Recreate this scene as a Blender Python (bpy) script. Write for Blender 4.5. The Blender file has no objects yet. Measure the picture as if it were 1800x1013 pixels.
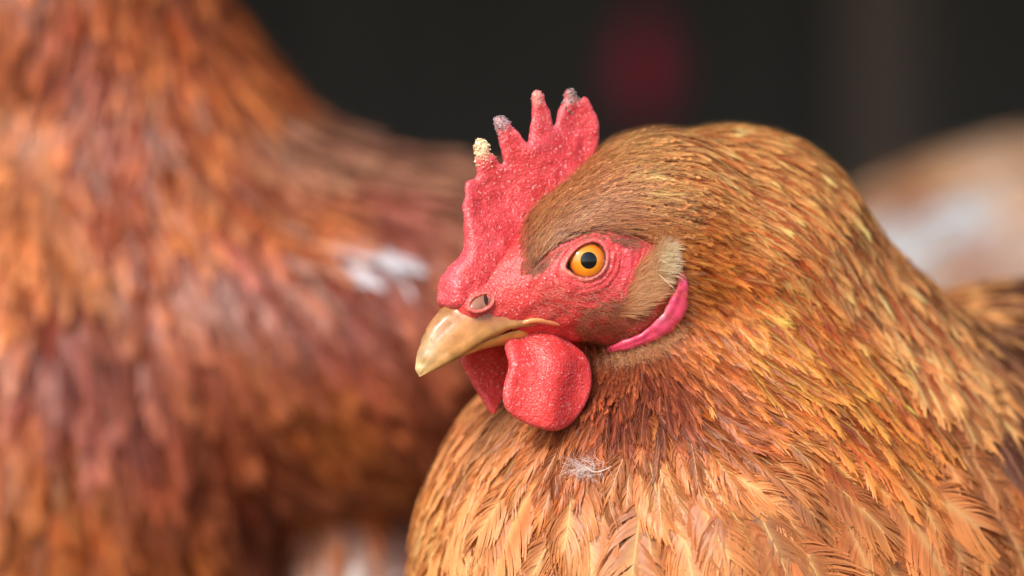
import bpy, math, random
import numpy as np
from mathutils import Vector

rng = np.random.default_rng(11)
random.seed(11)
sc = bpy.context.scene

# ------------------------------------------------------------------ camera, sky, sun, exposure
GROUND = -150.0                      # everything is laid out in millimetres; the ground lies 150 mm below the lens axis
CAM_Y, FOCUS = -1215.0, 1200.0       # focus plane on the eye and the beak
cam_d = bpy.data.cameras.new("camera")
cam = bpy.data.objects.new("camera", cam_d)
sc.collection.objects.link(cam)
cam.location = (0, CAM_Y / 1000, -GROUND / 1000)
cam.rotation_euler = (math.radians(90), 0, 0)
cam_d.lens = 200
cam_d.sensor_width = 36
cam_d.clip_start = 0.05
cam_d.clip_end = 50
cam_d.dof.use_dof = True
cam_d.dof.focus_distance = FOCUS / 1000
cam_d.dof.aperture_fstop = 6.0
sc.camera = cam

SUN_EL, SUN_AZ = 37.0, -154.0        # azimuth from +Y, clockwise: behind the camera, to its left
world = bpy.data.worlds.new("World")
sc.world = world
world.use_nodes = True
wn = world.node_tree
sky = wn.nodes.new("ShaderNodeTexSky")
sky.sky_type = 'NISHITA'
sky.sun_disc = False
sky.sun_elevation = math.radians(SUN_EL)
sky.sun_rotation = math.radians(SUN_AZ)
sky.dust_density = 3.0
bg = wn.nodes["Background"]
bg.inputs[1].default_value = 0.14
wn.links.new(sky.outputs[0], bg.inputs[0])
sun_d = bpy.data.lights.new("sun", 'SUN')
sun_d.energy = 2.0
sun_d.angle = math.radians(13)
sun_d.color = (1.0, 0.93, 0.84)
sun = bpy.data.objects.new("sun", sun_d)
sc.collection.objects.link(sun)
_e, _a = math.radians(SUN_EL), math.radians(SUN_AZ)
to_sun = Vector((math.sin(_a) * math.cos(_e), math.cos(_a) * math.cos(_e), math.sin(_e)))
sun.rotation_euler = to_sun.to_track_quat('Z', 'Y').to_euler()
sun.location = to_sun * 3

sc.view_settings.view_transform = 'Standard'
sc.view_settings.look = 'None'
sc.view_settings.gamma = 1
sc.view_settings.exposure = 0.66
sc.render.engine = 'CYCLES'
sc.cycles.use_denoising = True
sc.cycles.max_bounces = 8
sc.cycles.transparent_max_bounces = 8

# ------------------------------------------------------------------ small helpers
S0 = 0.12                            # millimetres per photograph pixel on the focus plane
def kpx(y): return S0 * (y - CAM_Y) / FOCUS
def px2mm(px, py, y):
    k = kpx(y); return np.stack([(px - 900) * k, y + 0 * k * px, (506.5 - py) * k], -1)
def mm2px(P):
    k = kpx(P[..., 1]); return np.stack([900 + P[..., 0] / k, 506.5 - P[..., 2] / k], -1)
def lin(c):
    c = np.asarray(c, float) / 255.0
    return np.where(c <= 0.04045, c / 12.92, ((c + 0.055) / 1.055) ** 2.4)
def nrm(v): return v / np.maximum(np.linalg.norm(v, axis=-1, keepdims=True), 1e-9)
def sstep(a, b, x):
    t = np.clip((x - a) / (b - a), 0, 1); return t * t * (3 - 2 * t)

def _hash(ix, iy, iz):
    n = (ix * 374761393 + iy * 668265263 + iz * 2147483647 + 1013904223) & 0xffffffff
    n = ((n ^ (n >> 13)) * 1274126177) & 0xffffffff
    return ((n ^ (n >> 16)) & 0xffff) / 65535.0
def vnoise(P, scale):
    Q = P / scale
    i = np.floor(Q).astype(np.int64); f = Q - i; f = f * f * (3 - 2 * f)
    r = 0
    for a in (0, 1):
        for b in (0, 1):
            for c in (0, 1):
                w = (f[:, 0] if a else 1 - f[:, 0]) * (f[:, 1] if b else 1 - f[:, 1]) * (f[:, 2] if c else 1 - f[:, 2])
                r = r + w * _hash(i[:, 0] + a, i[:, 1] + b, i[:, 2] + c)
    return r * 2 - 1

def catmull(pts, n, closed=False):
    P = np.asarray(pts, float); m = len(P)
    if closed:
        t = np.arange(n) * m / n; i = t.astype(int); f = (t - i)[:, None]
        p0, p1, p2, p3 = P[(i - 1) % m], P[i % m], P[(i + 1) % m], P[(i + 2) % m]
    else:
        t = np.linspace(0, m - 1, n); i = np.minimum(t.astype(int), m - 2); f = (t - i)[:, None]
        p0, p1, p2, p3 = P[np.maximum(i - 1, 0)], P[i], P[i + 1], P[np.minimum(i + 2, m - 1)]
    return 0.5 * (2 * p1 + (p2 - p0) * f + (2 * p0 - 5 * p1 + 4 * p2 - p3) * f ** 2 + (3 * p1 - p0 - 3 * p2 + p3) * f ** 3)

def poly_sd(P, poly):
    """signed distance of 2-D points to a closed polygon, negative inside"""
    d = np.full(len(P), 1e9); ins = np.zeros(len(P), bool)
    n = len(poly)
    for i in range(n):
        a, b = poly[i], poly[(i + 1) % n]
        e = b - a; w = P - a
        t = np.clip((w @ e) / max(e @ e, 1e-9), 0, 1)
        q = w - t[:, None] * e
        d = np.minimum(d, (q * q).sum(1))
        c = (a[1] <= P[:, 1]) != (b[1] <= P[:, 1])
        if abs(e[1]) > 1e-9:
            xi = a[0] + (P[:, 1] - a[1]) * e[0] / e[1]
            ins ^= c & (P[:, 0] < xi)
    d = np.sqrt(d)
    return np.where(ins, -d, d)

def surface_nets(xs, ys, zs, F):
    """mesh the zero level of F sampled on a rectilinear grid"""
    nx, ny, nz = F.shape
    neg = F < 0
    cn = np.zeros((nx - 1, ny - 1, nz - 1), np.int8)
    for a in (0, 1):
        for b in (0, 1):
            for c in (0, 1):
                cn += neg[a:nx - 1 + a, b:ny - 1 + b, c:nz - 1 + c]
    ci, cj, ck = np.nonzero((cn > 0) & (cn < 8))
    ids = np.full(cn.shape, -1, np.int64); ids[ci, cj, ck] = np.arange(len(ci))
    acc = np.zeros((len(ci), 3)); cnt = np.zeros(len(ci))
    off = [(a, b, c) for a in (0, 1) for b in (0, 1) for c in (0, 1)]
    for u in off:
        for ax in range(3):
            if u[ax]: continue
            v = list(u); v[ax] = 1
            fa = F[ci + u[0], cj + u[1], ck + u[2]]; fb = F[ci + v[0], cj + v[1], ck + v[2]]
            m = (fa < 0) != (fb < 0)
            t = np.where(m, fa / np.where(m, fa - fb, 1), 0)
            A = np.stack([xs[ci + u[0]], ys[cj + u[1]], zs[ck + u[2]]], 1)
            B = np.stack([xs[ci + v[0]], ys[cj + v[1]], zs[ck + v[2]]], 1)
            acc += np.where(m[:, None], A + (B - A) * t[:, None], 0); cnt += m
    V = acc / cnt[:, None]
    quads = []
    for ax in range(3):
        sl0 = [slice(None)] * 3; sl1 = [slice(None)] * 3
        sl0[ax] = slice(0, -1); sl1[ax] = slice(1, None)
        a, b = neg[tuple(sl0)], neg[tuple(sl1)]
        I = np.stack(np.nonzero(a != b), 1)
        o1, o2 = [q for q in range(3) if q != ax]
        I = I[(I[:, o1] > 0) & (I[:, o2] > 0) & (I[:, o1] < F.shape[o1] - 1) & (I[:, o2] < F.shape[o2] - 1)]
        def cell(d1, d2):
            J = I.copy(); J[:, o1] -= d1; J[:, o2] -= d2
            return ids[J[:, 0], J[:, 1], J[:, 2]]
        q = np.stack([cell(1, 1), cell(0, 1), cell(0, 0), cell(1, 0)], 1)
        flip = a[I[:, 0], I[:, 1], I[:, 2]]
        if ax == 1: flip = ~flip
        q = np.where(flip[:, None], q, q[:, ::-1])
        quads.append(q)
    return V, np.concatenate(quads)

# ------------------------------------------------------------------ objects
def place(o, parent):
    sc.collection.objects.link(o)
    if parent is not None: o.parent = parent
    return o
def thing(name, label, cat, base, group=None):
    o = bpy.data.objects.new(name, None)
    o.location = ((base[0]) / 1000, base[1] / 1000, (base[2] - GROUND) / 1000)
    o.empty_display_size = 0.02
    o["label"] = label; o["category"] = cat
    if group: o["group"] = group
    o["_b"] = [float(b) for b in base]
    return place(o, None)
def mesh_data(name, V, quads, mat, col=None, attrs=None, smooth=True, down=None):
    me = bpy.data.meshes.new(name)
    V = np.ascontiguousarray(V, np.float32); Q = np.ascontiguousarray(quads, np.int32)
    n = Q.shape[1]
    me.vertices.add(len(V)); me.vertices.foreach_set("co", (V / 1000).ravel())
    me.loops.add(Q.size); me.loops.foreach_set("vertex_index", Q.ravel())
    me.polygons.add(len(Q)); me.polygons.foreach_set("loop_start", np.arange(0, Q.size, n, dtype=np.int32))
    me.polygons.foreach_set("use_smooth", np.full(len(Q), smooth, bool))
    me.update(calc_edges=True)
    if col is not None:
        a = me.color_attributes.new("Col", 'FLOAT_COLOR', 'POINT')
        c = np.ones((len(V), 4), np.float32); c[:, :3] = col
        a.data.foreach_set("color", c.ravel())
    if down is not None:
        a = me.color_attributes.new("Down", 'FLOAT_COLOR', 'POINT')
        c = np.ones((len(V), 4), np.float32); c[:, :3] = down
        a.data.foreach_set("color", c.ravel())
    for k, v in (attrs or {}).items():
        a = me.attributes.new(k, 'FLOAT', 'POINT'); a.data.foreach_set("value", np.asarray(v, np.float32))
    me.materials.append(mat)
    return me
def part(name, V, quads, mat, parent, col=None, attrs=None, smooth=True, origin=None, down=None):
    """a mesh child; V in scene millimetres"""
    b = np.zeros(3); p = parent
    if parent is not None:
        b = np.array(parent["_b"])
    org = b if origin is None else np.asarray(origin, float)
    me = mesh_data(name, np.asarray(V) - org, quads, mat, col, attrs, smooth, down)
    o = bpy.data.objects.new(name, me)
    o["_b"] = [float(q) for q in org]
    d = (org - b) / 1000
    o.location = d if parent is not None else (org[0] / 1000, org[1] / 1000, (org[2] - GROUND) / 1000)
    return place(o, parent)

# ------------------------------------------------------------------ materials
def new_mat(name):
    m = bpy.data.materials.new(name); m.use_nodes = True
    nt = m.node_tree; b = nt.nodes["Principled BSDF"]
    return m, nt, b
def N(nt, t, **kw):
    n = nt.nodes.new(t)
    for k, v in kw.items():
        if k.startswith("i_"):
            n.inputs[k[2:].replace("_", " ")].default_value = v
        else: setattr(n, k, v)
    return n
def ramp(nt, src, stops):
    r = nt.nodes.new("ShaderNodeValToRGB")
    el = r.color_ramp.elements
    while len(el) < len(stops): el.new(0.5)
    for e, (p, c) in zip(el, stops):
        e.position = p; e.color = (*c, 1) if len(c) == 3 else c
    nt.links.new(src, r.inputs[0]); return r
def mixc(nt, f, a, b, mode='MIX'):
    m = nt.nodes.new("ShaderNodeMix"); m.data_type = 'RGBA'; m.blend_type = mode
    for i, v in ((0, f), (6, a), (7, b)):
        if hasattr(v, "links"): nt.links.new(v, m.inputs[i])
        elif isinstance(v, (int, float)): m.inputs[i].default_value = v
        else: m.inputs[i].default_value = (*v, 1)
    return m.outputs[2]

def feather_material(name, rough=0.5, trans=0.22):
    m, nt, b = new_mat(name)
    at = N(nt, "ShaderNodeAttribute", attribute_name="Col")
    nt.links.new(at.outputs["Color"], b.inputs["Base Color"])
    b.inputs["Roughness"].default_value = rough
    b.inputs["Specular IOR Level"].default_value = 0.42
    tr = N(nt, "ShaderNodeBsdfTranslucent")
    nt.links.new(at.outputs["Color"], tr.inputs["Color"])
    mx = N(nt, "ShaderNodeMixShader"); mx.inputs[0].default_value = trans
    nt.links.new(b.outputs[0], mx.inputs[1]); nt.links.new(tr.outputs[0], mx.inputs[2])
    nt.links.new(mx.outputs[0], nt.nodes["Material Output"].inputs[0])
    return m
M_FEATHER = feather_material("feather", 0.42)
M_DOWN = feather_material("down", 0.7, 0.35)

def skin_material(name, with_under=False):
    """wet-looking red skin full of tiny papillae; the attribute 'under' fades to dull brown skin below the plumage"""
    m, nt, b = new_mat(name)
    tc = N(nt, "ShaderNodeTexCoord")
    at = N(nt, "ShaderNodeAttribute", attribute_name="Col")
    v1 = N(nt, "ShaderNodeTexVoronoi"); v1.inputs["Scale"].default_value = 1900
    v2 = N(nt, "ShaderNodeTexVoronoi"); v2.inputs["Scale"].default_value = 2600
    n1 = N(nt, "ShaderNodeTexNoise"); n1.inputs["Scale"].default_value = 260; n1.inputs["Detail"].default_value = 4
    n2 = N(nt, "ShaderNodeTexNoise"); n2.inputs["Scale"].default_value = 1700; n2.inputs["Detail"].default_value = 3
    n3 = N(nt, "ShaderNodeTexNoise"); n3.inputs["Scale"].default_value = 1700; n3.inputs["Detail"].default_value = 3
    for n in (v1, v2, n1, n2, n3): nt.links.new(tc.outputs["Object"], n.inputs["Vector"])
    blot = ramp(nt, n1.outputs["Fac"], [(0.3, (0.86, 0.72, 0.72)), (0.55, (1, 1, 1)), (0.75, (1.08, 1.45, 1.5))])
    c = mixc(nt, 1.0, at.outputs["Color"], blot.outputs[0], 'MULTIPLY')
    cells = ramp(nt, v1.outputs["Distance"], [(0.0, (1.05, 1.6, 1.65)), (0.45, (1, 1, 1)), (0.8, (0.82, 0.6, 0.6))])
    c = mixc(nt, 0.75, c, cells.outputs[0], 'MULTIPLY')
    fl = ramp(nt, n3.outputs["Fac"], [(0.60, (0, 0, 0)), (0.69, (1, 1, 1))])     # pale dander flakes, fine enough to paint in the skin's sparkle too
    flm = N(nt, "ShaderNodeMath", operation='MULTIPLY'); flm.inputs[1].default_value = 0.55
    nt.links.new(fl.outputs[0], flm.inputs[0])
    c = mixc(nt, flm.outputs[0], c, (0.82, 0.5, 0.5))
    nt.links.new(c, b.inputs["Base Color"])
    b.inputs["Roughness"].default_value = 0.46
    b.inputs["Specular IOR Level"].default_value = 0.55
    b.inputs["Subsurface Weight"].default_value = 0.25
    b.inputs["Subsurface Radius"].default_value = (1.0, 0.25, 0.2)
    b.inputs["Subsurface Scale"].default_value = 0.0012
    inv = N(nt, "ShaderNodeMath", operation='SUBTRACT'); inv.inputs[0].default_value = 1.0
    nt.links.new(v1.outputs["Distance"], inv.inputs[1])
    ad = N(nt, "ShaderNodeMath", operation='ADD'); nt.links.new(inv.outputs[0], ad.inputs[0]); nt.links.new(n2.outputs["Fac"], ad.inputs[1])
    bp = N(nt, "ShaderNodeBump"); bp.inputs["Strength"].default_value = 0.5; bp.inputs["Distance"].default_value = 0.00028
    nt.links.new(ad.outputs[0], bp.inputs["Height"]); nt.links.new(bp.outputs[0], b.inputs["Normal"])
    if with_under:
        un = N(nt, "ShaderNodeAttribute", attribute_name="under")
        d = N(nt, "ShaderNodeBsdfDiffuse"); uc = N(nt, "ShaderNodeAttribute", attribute_name="Down"); nt.links.new(uc.outputs["Color"], d.inputs[0])
        mx = N(nt, "ShaderNodeMixShader")
        nt.links.new(un.outputs["Fac"], mx.inputs[0]); nt.links.new(b.outputs[0], mx.inputs[1]); nt.links.new(d.outputs[0], mx.inputs[2])
        nt.links.new(mx.outputs[0], nt.nodes["Material Output"].inputs[0])
    return m
M_SKIN = skin_material("red_skin")
M_BODY = skin_material("body_skin", True)

def vcol_material(name, rough, spec=0.5, sss=0.0, bump=0.0, bscale=900, coat=0.0):
    m, nt, b = new_mat(name)
    at = N(nt, "ShaderNodeAttribute", attribute_name="Col")
    tc = N(nt, "ShaderNodeTexCoord")
    n1 = N(nt, "ShaderNodeTexNoise"); n1.inputs["Scale"].default_value = bscale; n1.inputs["Detail"].default_value = 5
    nt.links.new(tc.outputs["Object"], n1.inputs["Vector"])
    r = ramp(nt, n1.outputs["Fac"], [(0.25, (0.72, 0.68, 0.62)), (0.6, (1.08, 1.08, 1.08))])
    c = mixc(nt, 0.8, at.outputs["Color"], r.outputs[0], 'MULTIPLY')
    nt.links.new(c, b.inputs["Base Color"])
    b.inputs["Roughness"].default_value = rough
    b.inputs["Specular IOR Level"].default_value = spec
    b.inputs["Coat Weight"].default_value = coat
    b.inputs["Coat Roughness"].default_value = 0.08
    if sss:
        b.inputs["Subsurface Weight"].default_value = sss
        b.inputs["Subsurface Radius"].default_value = (1, 0.6, 0.3)
        b.inputs["Subsurface Scale"].default_value = 0.0015
    if bump:
        bp = N(nt, "ShaderNodeBump"); bp.inputs["Strength"].default_value = bump; bp.inputs["Distance"].default_value = 0.0003
        nt.links.new(n1.outputs["Fac"], bp.inputs["Height"]); nt.links.new(bp.outputs[0], b.inputs["Normal"])
    return m
M_BEAK = vcol_material("beak_horn", 0.3, 0.5, 0.3, 0.25, 500, 0.15)
M_CRUST = vcol_material("dry_crust", 0.85, 0.2, 0.0, 0.8, 2500)
M_LOBE = vcol_material("earlobe_skin", 0.32, 0.6, 0.3, 0.3, 900, 0.2)
M_LEG = vcol_material("leg_scales", 0.55, 0.3, 0, 0.5, 600)

def eye_material(name, col, rim=None):
    m, nt, b = new_mat(name)
    b.inputs["Base Color"].default_value = (*col, 1)
    if rim is not None:
        at = N(nt, "ShaderNodeAttribute", attribute_name="rad")
        tc = N(nt, "ShaderNodeTexCoord")
        n1 = N(nt, "ShaderNodeTexNoise"); n1.inputs["Scale"].default_value = 700; n1.inputs["Detail"].default_value = 4
        nt.links.new(tc.outputs["Object"], n1.inputs["Vector"])
        ad = N(nt, "ShaderNodeMath", operation='MULTIPLY_ADD'); ad.inputs[1].default_value = 0.16; 
        nt.links.new(n1.outputs["Fac"], ad.inputs[0]); nt.links.new(at.outputs["Fac"], ad.inputs[2])
        r = ramp(nt, ad.outputs[0], rim)
        nt.links.new(r.outputs[0], b.inputs["Base Color"])
    b.inputs["Roughness"].default_value = 0.35
    b.inputs["Coat Weight"].default_value = 1.0
    b.inputs["Coat Roughness"].default_value = 0.0
    b.inputs["Specular IOR Level"].default_value = 0.1
    b.inputs["Coat IOR"].default_value = 1.55
    return m
M_PUPIL = eye_material("pupil", (0.003, 0.003, 0.004))
M_PUPIL.node_tree.nodes["Principled BSDF"].inputs["Specular IOR Level"].default_value = 0.0
M_IRIS = eye_material("iris", (0.7, 0.22, 0.02), [(0.36, (0.62, 0.30, 0.02)), (0.55, (0.80, 0.27, 0.012)), (0.85, (0.72, 0.17, 0.008)), (1.02, (0.40, 0.08, 0.006)), (1.08, (0.05, 0.02, 0.01))])
M_BALL = eye_material("eyeball", (0.10, 0.055, 0.06))

def flat_mat(name, c0, c1, scale, rough=0.9, bump=0.5, dist=0.004, stretch=(1, 1, 1)):
    m, nt, b = new_mat(name)
    tc = N(nt, "ShaderNodeTexCoord"); mp = N(nt, "ShaderNodeMapping"); mp.inputs["Scale"].default_value = stretch
    nt.links.new(tc.outputs["Object"], mp.inputs["Vector"])
    n1 = N(nt, "ShaderNodeTexNoise"); n1.inputs["Scale"].default_value = scale; n1.inputs["Detail"].default_value = 6
    nt.links.new(mp.outputs[0], n1.inputs["Vector"])
    r = ramp(nt, n1.outputs["Fac"], [(0.3, c0), (0.7, c1)])
    nt.links.new(r.outputs[0], b.inputs["Base Color"])
    b.inputs["Roughness"].default_value = rough
    b.inputs["Specular IOR Level"].default_value = 0.2
    bp = N(nt, "ShaderNodeBump"); bp.inputs["Strength"].default_value = bump; bp.inputs["Distance"].default_value = dist
    nt.links.new(n1.outputs["Fac"], bp.inputs["Height"]); nt.links.new(bp.outputs[0], b.inputs["Normal"])
    return m
M_EARTH = flat_mat("trodden_earth", (0.10, 0.065, 0.04), (0.22, 0.15, 0.09), 30)
M_BOARD = flat_mat("tarred_boards", (0.040, 0.041, 0.043), (0.068, 0.069, 0.071), 6, stretch=(8, 8, 0.6))
M_POST = flat_mat("weathered_post", (0.06, 0.048, 0.042), (0.10, 0.08, 0.07), 8, stretch=(6, 6, 0.8))
M_RED = flat_mat("dull_red_plastic", (0.16, 0.010, 0.028), (0.20, 0.014, 0.034), 4, 0.5, 0.05)

# ------------------------------------------------------------------ signed distance bodies
TH = math.radians(25)                # the head is turned this far towards the camera
FWD = np.array([-math.cos(TH), -math.sin(TH), 0.0])
NEAR = np.array([math.sin(TH), -math.cos(TH), 0.0])
HC = np.array([16.0, 0.0, 6.0])
_ph = math.radians(38)
F3 = np.array([-math.cos(TH) * math.cos(_ph), -math.sin(TH) * math.cos(_ph), -math.sin(_ph)])
U3 = np.cross(F3, NEAR); U3 = U3 if U3[2] > 0 else -U3

def ell(P, c, r, A=None):
    q = P - np.asarray(c, P.dtype)
    if A is not None: q = q @ np.asarray(A, P.dtype).T
    q = q / np.asarray(r, P.dtype)
    k0 = np.sqrt((q * q).sum(-1)); k1 = np.sqrt(((q / np.asarray(r, P.dtype)) ** 2).sum(-1))
    return k0 * (k0 - 1) / np.maximum(k1, 1e-6)
def cone(P, a, ra, b, rb):
    a = np.asarray(a, P.dtype); b = np.asarray(b, P.dtype); e = b - a
    t = np.clip(((P - a) @ e) / (e @ e), 0, 1)
    q = P - a - t[..., None] * e
    return np.sqrt((q * q).sum(-1)) - (ra + (rb - ra) * t)
def smin(a, b, k):
    h = np.maximum(k - np.abs(a - b), 0) / k
    return np.minimum(a, b) - h * h * k * 0.25

EYE_AX = nrm(np.array([0.22, -0.965, 0.06]))
EYE_R = 6.2
def hen_sdf(P):
    d = ell(P, (17, 0.5, 10), (26, 13.5, 14.0), np.stack([F3, NEAR, U3]))
    d = smin(d, cone(P, (8, -3.7, 1.5), 11.0, (-8, -11.2, -4.2), 6.2), 6)
    d = smin(d, ell(P, (20, 2, -2), (17, 12.5, 10.5), np.stack([FWD, NEAR, [0, 0, 1]])), 6)
    n = smin(cone(P, (35, 13, 12), 19.5, (48, 31, 4), 28), cone(P, (48, 31, 4), 28, (46, 42, -45), 55), 8)
    n = smin(n, cone(P, (48, 31, 4), 28, (75, 57, -48), 50), 8)
    d = smin(d, n, 13)
    b = ell(P, (38, 32, -64), (59, 57, 60))
    b = smin(b, cone(P, (66, 55, -68), 58, (125, 112, -76), 68), 20)
    b = smin(b, ell(P, (135, 118, -75), (115, 84, 74)), 20)
    b = smin(b, cone(P, (215, 165, -50), 42, (272, 196, 0), 9), 25)
    return smin(d, b, 10)
def left_sdf(P):
    d = ell(P, (-55, 218, -13), (90, 72, 48))
    d = smin(d, ell(P, (-126, 200, -45), (70, 66, 84)), 14)
    n = smin(cone(P, (-86, 208, 10), 49, (-116, 200, 70), 37), cone(P, (-116, 200, 70), 37, (-126, 196, 128), 24), 12)
    d = smin(d, n, 18)
    d = smin(d, ell(P, (-130, 190, 146), (24, 17, 18)), 8)
    d = smin(d, cone(P, (-5, 225, -8), 34, (66, 240, 24), 8), 16)
    return smin(d, cone(P, (-42, 208, -48), 22, (-40, 196, -100), 13), 5)
def pale_sdf(P):
    d = ell(P, (174, 530, -36), (106, 92, 82))
    d = smin(d, cone(P, (240, 540, 10), 55, (300, 545, 100), 28), 25)
    return smin(d, ell(P, (312, 542, 138), (24, 16, 18)), 10)
def grad(f, P, e=0.2):
    g = np.empty_like(P)
    for i in range(3):
        o = np.zeros(3, P.dtype); o[i] = e
        g[:, i] = f(P + o) - f(P - o)
    return nrm(g)
def march(f, px, py, y0=-90.0, n=60):
    """where the view ray through a photograph pixel meets a body"""
    px = np.atleast_1d(np.asarray(px, float)); py = np.atleast_1d(np.asarray(py, float))
    A = np.array([0, CAM_Y, 0.0]); D = nrm(px2mm(px, py, np.zeros_like(px)) - A)
    t = np.full(len(px), (y0 - CAM_Y))
    for _ in range(n):
        t = t + f(A + D * t[:, None]) * 0.9
    return A + D * t[:, None]
def axis(a, fine0, fine1, b, hf, hc):
    g = [a]
    while g[-1] < fine0 - hf: g.append(min(g[-1] + max(hf, min(hc, (fine0 - g[-1]) * 0.25)), fine0))
    while g[-1] < fine1: g.append(g[-1] + hf)
    while g[-1] < b: g.append(g[-1] + max(hf, min(hc, (g[-1] - fine1) * 0.25)))
    return np.array(g)
def body_mesh(f, ax):
    xs, ys, zs = ax
    G = np.empty((len(xs), len(ys), len(zs)), np.float32)
    YZ = np.stack(np.meshgrid(ys, zs, indexing='ij'), -1).reshape(-1, 2).astype(np.float32)
    for i, x in enumerate(xs):
        P = np.concatenate([np.full((len(YZ), 1), x, np.float32), YZ], 1)
        G[i] = f(P).reshape(len(ys), len(zs))
    V, Q = surface_nets(xs, ys, zs, G)
    for _ in range(2):
        V = V - grad(f, V) * f(V)[:, None] * 0.8
    return V, Q

def mirror_head(P):
    l = (P - HC) @ NEAR
    return np.where((l < 0)[:, None], P - 2 * l[:, None] * NEAR, P)

RED_POLY = np.array([(770, 560), (770, 480), (815, 425), (922, 396), (928, 486), (958, 452), (985, 432), (1012, 414), (1060, 406), (1112, 418),
                     (1150, 432), (1150, 470), (1180, 500), (1150, 560), (1115, 590), (1070, 604), (1040, 596), (1010, 600), (1045, 632), (890, 640), (880, 610), (790, 590)], float)

# ------------------------------------------------------------------ feathers
class Plumage:
    """directions (degrees clockwise from right, in the view), length, width and pigment at control points"""
    def __init__(self, f, ctrl, pal, power=3.0):
        self.f = f; self.power = power
        self.C = np.array([(c[0], c[1]) for c in ctrl], float)
        a = np.radians([c[2] for c in ctrl])
        self.D = np.stack([np.cos(a), np.zeros(len(a)), -np.sin(a)], 1)
        self.LW = np.array([(c[3], c[4]) for c in ctrl], float) * S0
        self.B = np.array([lin(pal[c[5]][0]) for c in ctrl]); self.T = np.array([lin(pal[c[5]][1]) for c in ctrl])
        self.G = np.array([pal[c[5]][2] for c in ctrl])
    def weights(self, P):
        q = mm2px(P)
        d2 = ((q[:, None] - self.C[None]) ** 2).sum(-1)
        w = 1.0 / (d2 + 400.0) ** (self.power / 2 + 0.5)
        return w / w.sum(1, keepdims=True)
    def dirs(self, P):
        n = grad(self.f, P)
        v = self.weights(P) @ self.D
        v = v - (v * n).sum(1, keepdims=True) * n
        return nrm(v), n

def scatter(V, Q, pl, dens, keep, seed, limit=200000):
    """roots spread evenly over the body mesh, spacing from local feather size"""
    r = np.random.default_rng(seed)
    a, b, c, d = (V[Q[:, i]] for i in range(4))
    ar = 0.5 * np.linalg.norm(np.cross(c - a, d - b), axis=1)
    cen = (a + b + c + d) / 4
    ok = keep(cen)
    pw = np.where(ok, ar, 0)
    w = pl.weights(cen[::1]) if len(cen) < 60000 else np.concatenate([pl.weights(cen[i:i + 40000]) for i in range(0, len(cen), 40000)])
    LW = w @ pl.LW
    rad = np.sqrt(LW[:, 0] * LW[:, 1]) * dens * (1 - 0.05 * sstep(105, 125, LW[:, 0] / S0) * (dens < 0.3))
    want = pw / (rad ** 2) * 4.0
    n = int(min(want.sum(), limit))
    i = r.choice(len(Q), n, p=want / want.sum())
    u, v = r.random((2, n, 1))
    P = (a[i] * (1 - u) + b[i] * u) * (1 - v) + (d[i] * (1 - u) + c[i] * u) * v
    R = rad[i]
    cell = 3.0; grid = {}; out = []
    for j in range(n):
        p = P[j]; rr = R[j]; m = int(rr // cell) + 1
        kx, ky, kz = int(p[0] // cell), int(p[1] // cell), int(p[2] // cell)
        hit = False
        if m <= 3:
            for x in range(kx - m, kx + m + 1):
                for y in range(ky - m, ky + m + 1):
                    for z in range(kz - m, kz + m + 1):
                        for q in grid.get((x, y, z), ()):
                            if (p[0] - q[0]) ** 2 + (p[1] - q[1]) ** 2 + (p[2] - q[2]) ** 2 < rr * rr: hit = True; break
                        if hit: break
                    if hit: break
                if hit: break
        else:
            for q in out:
                q = P[q]
                if (p[0] - q[0]) ** 2 + (p[1] - q[1]) ** 2 + (p[2] - q[2]) ** 2 < rr * rr: hit = True; break
        if not hit:
            grid.setdefault((kx, ky, kz), []).append(p); out.append(j)
    return P[out]

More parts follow.
